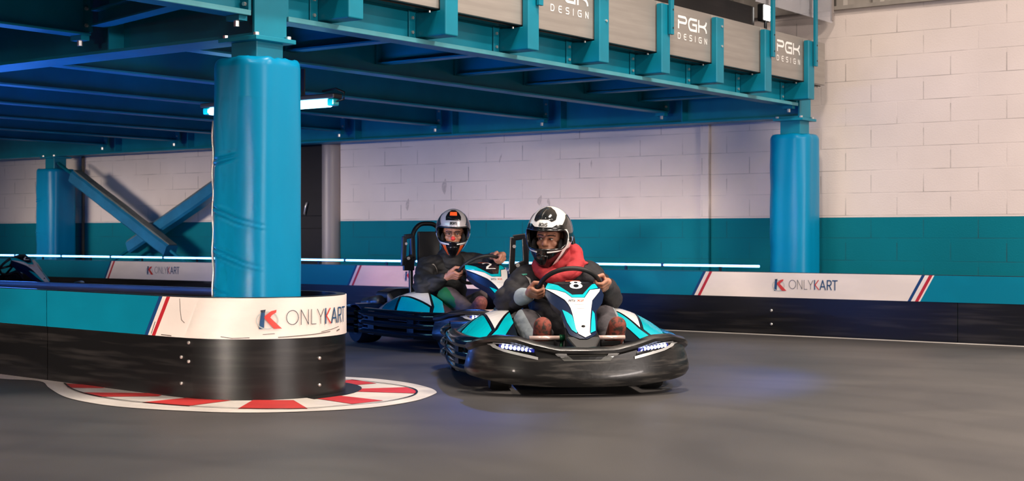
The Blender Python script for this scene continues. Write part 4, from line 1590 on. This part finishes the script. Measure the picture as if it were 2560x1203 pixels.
def make_driver(cfg, loc, alpha):
    d_ = thing('person', cfg['label'], 'person', loc, alpha)
    J = {k: Vector(v) for k, v in cfg['j'].items()}
    wc = Vector((0.012, -0.25, 0.567 + cfg.get('dz', 0)))
    tl_ = R(40)
    ex, ey = Vector((1, 0, 0)), Vector((0, -math.cos(tl_), math.sin(tl_)))
    fwd = Vector((0, -math.sin(tl_), -math.cos(tl_)))

    def rim(a):
        a = R(a)
        O = ex * math.cos(a) + ey * math.sin(a)
        T = -ex * math.sin(a) + ey * math.cos(a)
        return wc + O * 0.178, O, T
    # ---- head frame
    Hc = J['head']
    Rh = (Matrix.Rotation(R(cfg['yaw']), 3, 'Z') @ Matrix.Rotation(R(cfg['roll']), 3, 'Y') @ Matrix.Rotation(R(cfg['pitch']), 3, 'X'))
    hp = lambda x, y, z: Hc + Rh @ Vector((x, y, z))
    # ---- body: one continuous skin surface
    b = MB()
    b.ellipsoid(hp(0, 0.01, 0.005), 0.078, 0.098, 0.118, Rh)
    b.ellipsoid(hp(0, -0.030, -0.065), 0.062, 0.062, 0.062, Rh)
    b.capsule(hp(0, -0.092, -0.008), hp(0, -0.112, -0.040), 0.0095, 0.0150, 12)
    b.ellipsoid(hp(0, -0.113, -0.046), 0.0165, 0.013, 0.012, Rh)
    for sg in (-1, 1):
        b.ellipsoid(hp(sg * 0.011, -0.103, -0.050), 0.011, 0.011, 0.009, Rh)
        b.capsule(hp(sg * 0.012, -0.088, 0.010), hp(sg * 0.052, -0.072, 0.011), 0.0085, 0.0080, 12)
        b.ellipsoid(hp(sg * 0.040, -0.062, -0.046), 0.026, 0.020, 0.022, Rh)
        b.ellipsoid(hp(sg * 0.033, -0.077, -0.018), 0.017, 0.011, 0.0085, Rh)
        b.ellipsoid(hp(sg * 0.079, 0.015, -0.012), 0.010, 0.020, 0.032, Rh)
    b.capsule(hp(-0.018, -0.088, -0.078), hp(0.018, -0.088, -0.078), 0.0085, 0.0085, 10)
    b.capsule(hp(-0.014, -0.087, -0.090), hp(0.014, -0.087, -0.090), 0.009, 0.009, 10)
    b.ellipsoid(hp(0, -0.072, -0.112), 0.022, 0.020, 0.018, Rh)
    b.capsule(hp(0, 0.025, -0.06), J['neck'], 0.054, 0.054)
    b.capsule(J['neck'], J['chest'], 0.054, 0.10)
    b.capsule(J['chest'], J['pelvis'], 0.115, 0.11)
    for sd in ('l', 'r'):
        b.capsule(J['neck'] + Vector((0, 0.01, -0.03)), J['sh_' + sd], 0.042, 0.05)
        b.capsule(J['sh_' + sd], J['el_' + sd], 0.052, 0.042)
        b.capsule(J['el_' + sd], J['wr_' + sd], 0.042, 0.030)
        b.capsule(J['pelvis'], J['hip_' + sd], 0.09, 0.085)
        b.capsule(J['hip_' + sd], J['kn_' + sd], 0.08, 0.056)
        b.capsule(J['kn_' + sd], J['an_' + sd], 0.055, 0.040)
        b.capsule(J['an_' + sd], J['toe_' + sd], 0.040, 0.034)
        p, O, T = rim(cfg['rim_' + sd])
        if sd == 'l':
            T = -T
        add_hand(b, p, T, O, fwd, J['wr_' + sd], 1)
    body = remesh(b, 'body', 'skin', d_, 0.0046, 3)
    # eyes, brows
    for sg in (-1, 1):
        MB().ellipsoid(hp(sg * 0.033, -0.0835, -0.0165), 0.0118, 0.0102, 0.0056, Rh).build('eye', 'eye_white', d_, True)
        gx = cfg.get('gaze', 0.0)
        MB().ellipsoid(hp(sg * 0.033 + gx, -0.0917, -0.0165), 0.0060, 0.0030, 0.0054, Rh).build('iris', 'iris', d_, True)
        br = MB()
        pts = [hp(sg * 0.012, -0.0985, 0.004), hp(sg * 0.028, -0.0950, 0.0085), hp(sg * 0.046, -0.0835, 0.0080), hp(sg * 0.058, -0.072, 0.002)]
        br.tube(pts, [0.0024, 0.0033, 0.0030, 0.0016], 8)
        br.build('eyebrow', 'brow', d_, True)
        MB().tube([hp(sg * 0.019, -0.0945, -0.0125), hp(sg * 0.033, -0.0965, -0.0085), hp(sg * 0.047, -0.089, -0.0125)], 0.0022, 6).build('eyelid', 'brow', d_, True)
    if cfg.get('cap'):
        MB().ellipsoid(hp(0, 0.016, 0.050), 0.0835, 0.104, 0.086, Rh @ Matrix.Rotation(R(-8), 3, 'X')).build('balaclava', 'balaclava', d_, True)
    if cfg.get('glasses'):
        g = MB()
        for sg in (-1, 1):
            g.tube([hp(sg * (0.034 + 0.024 * math.cos(a)), -0.106 + 0.006 * abs(math.cos(a)), -0.018 + 0.017 * math.sin(a)) for a in [2 * PI * i / 20 for i in range(20)]], 0.0016, 6, True)
            g.tube([hp(sg * 0.058, -0.100, -0.012), hp(sg * 0.078, -0.05, -0.008), hp(sg * 0.082, 0.01, -0.006)], 0.0018, 6)
        g.tube([hp(-0.012, -0.1085, -0.014), hp(0.012, -0.1085, -0.014)], 0.0018, 6)
        g.tube([hp(-0.060, -0.103, 0.001), hp(-0.02, -0.110, 0.002), hp(0.02, -0.110, 0.002), hp(0.060, -0.103, 0.001)], 0.0019, 6)
        g.build('glasses', 'glasses_metal', d_, True)
    if cfg.get('nose'):
        MB().ellipsoid(hp(0.0, -0.119, -0.048), 0.0185, 0.0165, 0.0185, Rh).build('red_lit_nose', 'nose_red_light', d_, True)  # red light falling on the nose tip, painted as a coloured cap

    # ---- helmet
    def HS(az, el):
        a, e = R(az), R(el)
        ce = math.cos(e)
        k = ce if el > 0 else (0.62 * ce + 0.38 * max(ce, 0) ** 0.45)
        fr = max(0.0, math.cos(a))
        ch = max(0.0, min(1.0, -el / 38.0)) * fr ** 2
        sq = 1.0 - 0.16 * max(0.0, min(1.0, -el / 55.0))
        x = HX * math.sin(a) * k * sq
        y = -HY * math.cos(a) * k - 0.020 * ch
        z = HZ * math.sin(e) - 0.030 * ch * max(0.0, -el / 66.0)
        if math.cos(a) < 0 and el < -35:
            z = HZ * math.sin(R(-35)) + (z - HZ * math.sin(R(-35))) * 0.35
        return hp(x, y, z)
    EL0, EL1 = -67.5, 90
    hole = lambda az, el: abs(az) < 66 and -22.5 < el < 15.0 and not (abs(az) > 54 and (el > 8 or el < -15) and (abs(az) - 54) / 12 + (max(el - 8, -15 - el)) / 7 > 1.15)
    hm = MB()
    nA, dE = 144, 2.5
    els = [EL0 + dE * i for i in range(int((EL1 - EL0) / dE) + 1)]
    base = 0
    for el in els:
        for i in range(nA):
            hm.v.append(HS(-180 + 2.5 * i, min(el, 89.5)))
    for r_ in range(len(els) - 1):
        for i in range(nA):
            azc = -180 + 2.5 * i + 1.25
            elc = els[r_] + dE / 2
            if hole(azc, elc):
                continue
            j = (i + 1) % nA
            hm.f.append((r_ * nA + i, r_ * nA + j, (r_ + 1) * nA + j, (r_ + 1) * nA + i))
    hl = hm.build('helmet', cfg['shell'], d_, True)
    hl.data.materials.append(MATS['helmet_lining'])
    sm = hl.modifiers.new('shell', 'SOLIDIFY')
    sm.material_offset = 1
    sm.material_offset_rim = 1
    sm.thickness = 0.016
    sm.offset = -1
    # opening trim
    tr = []
    for (a0, e0) in ([(-66 + 0, e) for e in (-14, -5, 4)] + [(-62, 11), (-54, 14.5)] + [(x, 14.5) for x in range(-45, 46, 9)] + [(54, 14.5), (62, 11)] +
                     [(66, e) for e in (4, -5, -14)] + [(62, -19), (54, -22.5)] + [(x, -22.5) for x in range(45, -46, -9)] + [(-54, -22.5), (-62, -19)]):
        tr.append(HS(a0, e0))
    MB().tube(smooth_path([tuple(p) for p in tr], 3, True), 0.0075, 8, True).build('opening_trim', 'helmet_black', hl, True)
    # lining: padded inner shell, cheek pads
    li = MB()
    rows = []
    for el in range(-50, 91, 7):
        rows.append([hp(0.112 * math.sin(R(az)) * math.cos(R(min(el, 89))) ** 0.7, -0.135 * math.cos(R(az)) * math.cos(R(min(el, 89))) ** 0.7, 0.152 * math.sin(R(el))) for az in range(-285, -74, 7)])
    li.quad_grid(rows)
    for sg in (-1, 1):
        li.ellipsoid(hp(sg * 0.084, -0.030, -0.070), 0.020, 0.060, 0.055, Rh)
    li.build('lining', 'helmet_lining', hl, True)
    G = lambda pts, off, name, m, sub=3: decal_deg(pts, HS, off, sub).build(name, m, hl, True)

    def decal_deg(pts, S, off, sub):
        q = MB()
        q.e = 1.0
        return q.decal(pts, S, off, sub)
    mir = lambda pts: [(-a, e) for a, e in reversed(pts)]
    for nm, m, pts, off in cfg['art']:
        G(pts, off, nm, m)
    # white or silver line under the opening
    for sg in (-1, 1):
        pts = [HS(*p) for p in smooth_path([(sg * 15, -27), (sg * 30, -26.5), (sg * 46, -26), (sg * 59, -23), (sg * 69, -15), (sg * 72, -4)], 4)]
        MB().tube(pts, 0.0062, 8).build('rim_line', cfg['line'], hl, True)
    # brow lettering
    q = MB()
    q.e = 1.0
    ls, x2 = word('BOXS', 0, 0, 1, 0.10, 1.1, 0.1)
    k = 6.0
    q.strokes([[(-x2 * k / 2 + px * k, 22.5 + py * k) for px, py in ln] for g in ls for ln in g], HS, 1.35, 0.0042, False, 1)
    q.build('helmet_lettering', 'helmet_black', hl)
    # chin vent: a raised wedge with a dark mouth
    q = MB()
    q.e = 1.0
    q.decal([(-15, -34), (15, -34), (9, -52), (-9, -52)], HS, 0.010, 2).build('chin_vent', 'helmet_black', hl)
    q = MB()
    q.e = 1.0
    q.tube([HS(*p) for p in ((-15, -34), (-5, -34), (5, -34), (15, -34), (12, -43), (9, -52), (-9, -52), (-12, -43))], 0.0105, 6, True)
    q.build('vent_edge', 'helmet_black', hl, True)

    # ---- jacket: torso and both sleeves
    jk = MB()
    jk.capsule(J['chest'] + Vector((0, 0, -0.02)), J['pelvis'] + Vector((0, -0.03, 0.03)), 0.165, 0.170, 24)
    jk.ellipsoid(J['chest'] + Vector((0, 0.005, 0.02)), 0.195, 0.135, 0.14)
    for sd in ('l', 'r'):
        jk.capsule(J['neck'] + Vector((0, 0.02, -0.045)), J['sh_' + sd], 0.085, 0.082, 20)
        jk.capsule(J['chest'], J['sh_' + sd], 0.12, 0.084, 20)
        jk.capsule(J['sh_' + sd], J['el_' + sd], 0.092, 0.082, 20)
        e2 = J['el_' + sd].lerp(J['wr_' + sd], 0.72 if cfg.get('cuff_' + sd) else 0.82)
        jk.capsule(J['el_' + sd], e2, 0.082, 0.054, 20)
    jo = remesh(jk, 'jacket', cfg['jacket'], d_, 0.010, 5, folds(0.022, (7, 7, 13)))
    for sd in ('l', 'r'):
        a = J['el_' + sd].lerp(J['wr_' + sd], 0.72)
        e3 = J['el_' + sd].lerp(J['wr_' + sd], 0.98)
        if cfg.get('cuff_' + sd):
            cf = MB()
            cf.capsule(a, e3, 0.056, 0.043, 18)
            remesh(cf, 'cuff', cfg['cuff_' + sd], jo, 0.006, 2, folds(0.004))
    # shoulder flashes: small patches laid just above the sleeve
    for (m, quad) in cfg['flash']:
        me_pts = [Vector(p) for p in quad]
        hits = []
        for p in me_pts:
            ok_, l_, n_, _ = jo.closest_point_on_mesh(p)
            hits.append((l_, n_))
        fm = MB()
        rows = []
        for i in range(5):
            r_ = []
            for j in range(5):
                p = me_pts[0].lerp(me_pts[1], j / 4).lerp(me_pts[3].lerp(me_pts[2], j / 4), i / 4)
                ok_, l_, n_, _ = jo.closest_point_on_mesh(p)
                r_.append(l_ + n_ * 0.004)
            rows.append(r_)
        fm.quad_grid(rows).build('jacket_patch', m, jo, True)
    # ---- collar / hood
    if cfg.get('hood'):
        hd = MB()
        nk = J['neck']
        N = 26
        pts = []
        for i in range(N):
            a = 2 * PI * i / N
            rx, ry = 0.115, 0.120
            zz = 0.005 + 0.068 * math.sin(a) + 0.020 * math.cos(a)
            hd.ellipsoid(nk + Vector((rx * math.cos(a) + 0.01, ry * math.sin(a) - 0.035, zz)), 0.050, 0.050, 0.046 + 0.028 * max(0, math.sin(a)))
        hd.ellipsoid(nk + Vector((0.01, 0.10, 0.07)), 0.13, 0.055, 0.085)
        hd.ellipsoid(nk + Vector((0.125, 0.02, 0.060)), 0.052, 0.075, 0.075)
        hd.capsule(nk + Vector((-0.055, -0.145, -0.055)), nk + Vector((0.06, -0.145, -0.045)), 0.032, 0.032)
        hd.capsule(nk + Vector((0.08, -0.10, 0.0)), nk + Vector((0.19, -0.04, 0.015)), 0.028, 0.012)
        hd.capsule(nk + Vector((0.0, 0.0, -0.02)), nk + Vector((0.005, -0.02, 0.06)), 0.085, 0.075)
        ho = remesh(hd, 'red_hood', cfg['hood'], d_, 0.009, 5, folds(0.012, (11, 11, 14)))
    else:
        hd = MB()
        nk = J['neck']
        for i in range(22):
            a = 2 * PI * i / 22
            hd.ellipsoid(nk + Vector((0.078 * math.cos(a), 0.082 * math.sin(a) - 0.005, -0.030 + 0.03 * math.sin(a))), 0.030, 0.030, 0.060)
        hd.capsule(nk + Vector((0, 0, -0.02)), nk + Vector((0, -0.01, 0.04)), 0.086, 0.078)
        remesh(hd, 'collar', cfg['jacket'], d_, 0.010, 5, folds(0.010))
    # ---- trousers
    tr_ = MB()
    tr_.capsule(J['hip_l'], J['hip_r'], 0.115, 0.115, 22)
    for sd in ('l', 'r'):
        tr_.capsule(J['hip_' + sd], J['kn_' + sd], 0.105, 0.082, 22)
        tr_.capsule(J['kn_' + sd], J['an_' + sd].lerp(J['kn_' + sd], 0.06), 0.080, 0.064, 22)
    to = remesh(tr_, 'trousers', cfg['trousers'], d_, 0.010, 5, folds(0.009))
    me = to.data
    me.materials.append(MATS[cfg['panel']])
    if cfg.get('patch'):
        me.materials.append(MATS[cfg['patch']])
    bm = bmesh.new()
    bm.from_mesh(me)
    for (co_, no_) in cfg['cuts'](J):
        bmesh.ops.bisect_plane(bm, geom=bm.verts[:] + bm.edges[:] + bm.faces[:], plane_co=co_, plane_no=no_)
    bm.to_mesh(me)
    bm.free()
    for pg in me.polygons:
        idx = cfg['panel_fn'](pg.center, J)
        if idx and idx < len(me.materials):
            pg.material_index = idx
    # ---- shoes
    for sd in ('l', 'r'):
        an, toe = J['an_' + sd], J['toe_' + sd]
        ax = (toe - an).normalized()
        fr = Vector((0, -1, 0))
        sh = MB()
        heel = an - ax * 0.055
        sole_c = Vector((0, -0.012, 0))
        sh.capsule(an + Vector((0, 0.02, -0.01)), toe + Vector((0, 0.015, -0.01)), 0.056, 0.050, 18)
        sh.capsule(heel + sole_c, an.lerp(toe, 0.45) + sole_c, 0.044, 0.054, 18)
        sh.capsule(an.lerp(toe, 0.45) + sole_c, toe + ax * 0.020 + sole_c, 0.056, 0.052, 18)
        so = remesh(sh, 'shoe', cfg['shoe'], d_, 0.007, 4)
    return d_
# ================================================================== karts and drivers in place
K8, A8 = (0.30, 8.735, 0.0), R(6.0)
K2, A2 = (-0.408, 11.50, 0.0), R(33.5)
K3, A3 = (-6.02, 16.85, 0.0), R(62)
make_kart('8', 'leading black and teal racing kart with a white 8 on its steering fairing', K8, A8)
make_kart('2', 'second racing kart with a white 2 on its fairing, turned behind the leading kart', K2, A2, 1.16, 0.03)
make_kart('2', 'third racing kart at the far left, mostly hidden behind the near barrier', K3, A3, 1.05, -0.05)

both = lambda pts: [pts, [(-a, e) for a, e in reversed(pts)]]


def art_8():
    A = []
    A.append(('dark_crown_patch', 'helmet_dark', [(-40, 46), (-34, 34), (-24, 31), (-13, 37), (14, 37), (24, 32), (36, 36), (44, 48), (42, 62), (24, 76), (-24, 76), (-42, 62)], .003))
    for p in both([(50, 22), (64, 33), (84, 46), (112, 46), (122, 14), (112, -8), (90, -12), (76, -8), (72, 10), (66, 18)]):
        A.append(('dark_side_patch', 'helmet_dark', p, .003))
    A.append(('black_brow_band', 'helmet_black', [(-66, 16), (-40, 16.5), (0, 15.8), (40, 16.5), (66, 16), (68, 21), (52, 25), (38, 26), (24, 20.5), (-24, 20.5), (-38, 26), (-52, 25), (-68, 21)], .003))
    A.append(('black_chin', 'helmet_black', [(-60, -22), (-40, -23), (0, -23), (40, -23), (60, -22), (56, -34), (46, -50), (38, -66), (-38, -66), (-46, -50), (-56, -34)], .003))
    for p in both([(76, -24), (96, -22), (100, -40), (84, -52), (70, -56), (64, -48)]):
        A.append(('dark_side_patch', 'helmet_black', p, .003))
    return A


def art_2():
    A = []
    A.append(('black_crown_patch', 'helmet_black', [(-36, 44), (-30, 33), (-20, 34), (20, 34), (30, 33), (36, 44), (34, 60), (20, 72), (-20, 72), (-34, 60)], .003))
    A.append(('orange_crown_block', 'helmet_orange', [(-17, 48), (17, 48), (22, 62), (-22, 62)], .005))
    for p in both([(46, 20), (60, 32), (76, 50), (108, 52), (122, 14), (112, -6), (90, -10), (74, -4), (70, 12)]):
        A.append(('dark_side_patch', 'helmet_dark', p, .003))
    A.append(('black_chin', 'helmet_black', [(-30, -23), (30, -23), (28, -32), (24, -48), (18, -66), (-18, -66), (-24, -48), (-28, -32)], .003))
    for p in both([(29, -31), (46, -30.5), (42, -48), (34, -64), (25, -64), (27, -48)]):
        A.append(('orange_chin_strip', 'helmet_orange', p, .004))
    for p in both([(46, -30.5), (56, -30), (50, -48), (42, -64), (34, -64), (42, -48)]):
        A.append(('black_chin_strip', 'helmet_black', p, .004))
    return A


def cuts_8(J):
    kl, kr = J['kn_l'], J['kn_r']
    return [((0, -0.02, 0), (0, 1, 0)), ((kl.x + 0.01, 0, 0.33), (1, 0, 0.35)), ((kl.x + 0.085, 0, 0.36), (1, 0, -0.3)), ((kr.x + 0.045, 0, 0.36), (1, 0, 0.0))]


def panel_8(c, J):
    kl, kr = J['kn_l'], J['kn_r']
    if c.y > -0.02:
        return 0
    if c.x < 0:
        return 1 if (c.x - kl.x - 0.01) + 0.35 * (c.z - 0.33) < 0 or ((c.x - kl.x - 0.085) - 0.3 * (c.z - 0.36) > 0 and c.z < 0.40) else 0
    return 1 if c.x > kr.x + 0.045 else 0


def cuts_2(J):
    kl = J['kn_l']
    return [((0, 0.06, 0), (0, 1, 0)), ((kl.x - 0.045, 0, 0.36), (1, 0, -0.2))]


def panel_2(c, J):
    kl = J['kn_l']
    return 1 if c.x < 0 and c.y < 0.06 and (c.x - kl.x + 0.045) - 0.2 * (c.z - 0.36) < 0 else 0


make_driver(dict(
    label='driver in a red hood and white and black helmet, steering the leading kart',
    j=dict(head=(-.055, .115, .874), neck=(-.012, .16, .685), chest=(-.01, .22, .54), pelvis=(0, .27, .26),
           sh_l=(-.205, .17, .60), el_l=(-.315, .06, .475), wr_l=(-.222, -.155, .515),
           sh_r=(.180, .17, .625), el_r=(.300, .09, .50), wr_r=(.232, -.150, .560),
           hip_l=(-.09, .20, .22), kn_l=(-.235, -.16, .355), an_l=(-.185, -.50, .245), toe_l=(-.190, -.575, .345),
           hip_r=(.09, .20, .22), kn_r=(.245, -.14, .380), an_r=(.225, -.50, .245), toe_r=(.235, -.575, .345)),
    yaw=-24, pitch=6, roll=3, gaze=-.004, rim_l=190, rim_r=10, shell='helmet_white', line='helmet_white', cap=True, art=art_8(),
    jacket='jacket_charcoal', cuff_l='cuff_grey', hood='hood_red', trousers='trouser_grey', panel='trouser_pale', panel_fn=panel_8, cuts=cuts_8, shoe='shoe_plaid',
    flash=[('patch_teal', [(-.245, .05, .665), (-.185, .05, .665), (-.190, .05, .645), (-.225, .05, .640)]),
           ('patch_grey', [(-.205, .05, .635), (-.170, .05, .620), (-.140, .04, .555), (-.155, .04, .555)])]), K8, A8)

make_driver(dict(
    dz=0.03, label='driver in black with orange striped helmet and red light painted on nose, in the second kart',
    j=dict(head=(0.0, .12, .905), neck=(0.0, .17, .70), chest=(-.01, .22, .55), pelvis=(0, .27, .26),
           sh_l=(-.205, .18, .615), el_l=(-.315, .03, .47), wr_l=(-.222, -.155, .545),
           sh_r=(.190, .14, .645), el_r=(.300, .02, .60), wr_r=(.165, -.215, .705),
           hip_l=(-.09, .20, .22), kn_l=(-.215, -.16, .385), an_l=(-.185, -.50, .255), toe_l=(-.190, -.575, .345),
           hip_r=(.09, .20, .22), kn_r=(.235, -.14, .40), an_r=(.22, -.50, .255), toe_r=(.23, -.575, .345)),
    yaw=-31, pitch=7, roll=1, gaze=0.0, rim_l=192, rim_r=52, shell='helmet_silver', line='helmet_white', glasses=True, nose=True, art=art_2(),
    jacket='jacket_black', trousers='trouser_brown', panel='patch_green', panel_fn=panel_2, cuts=cuts_2, shoe='sole_brown',
    flash=[('patch_grey', [(-.235, .05, .665), (-.185, .05, .672), (-.165, .05, .630), (-.200, .05, .645)]),
           ('patch_grey', [(-.185, .05, .640), (-.165, .05, .630), (-.135, .04, .575), (-.150, .04, .575)])]), K2, A2)
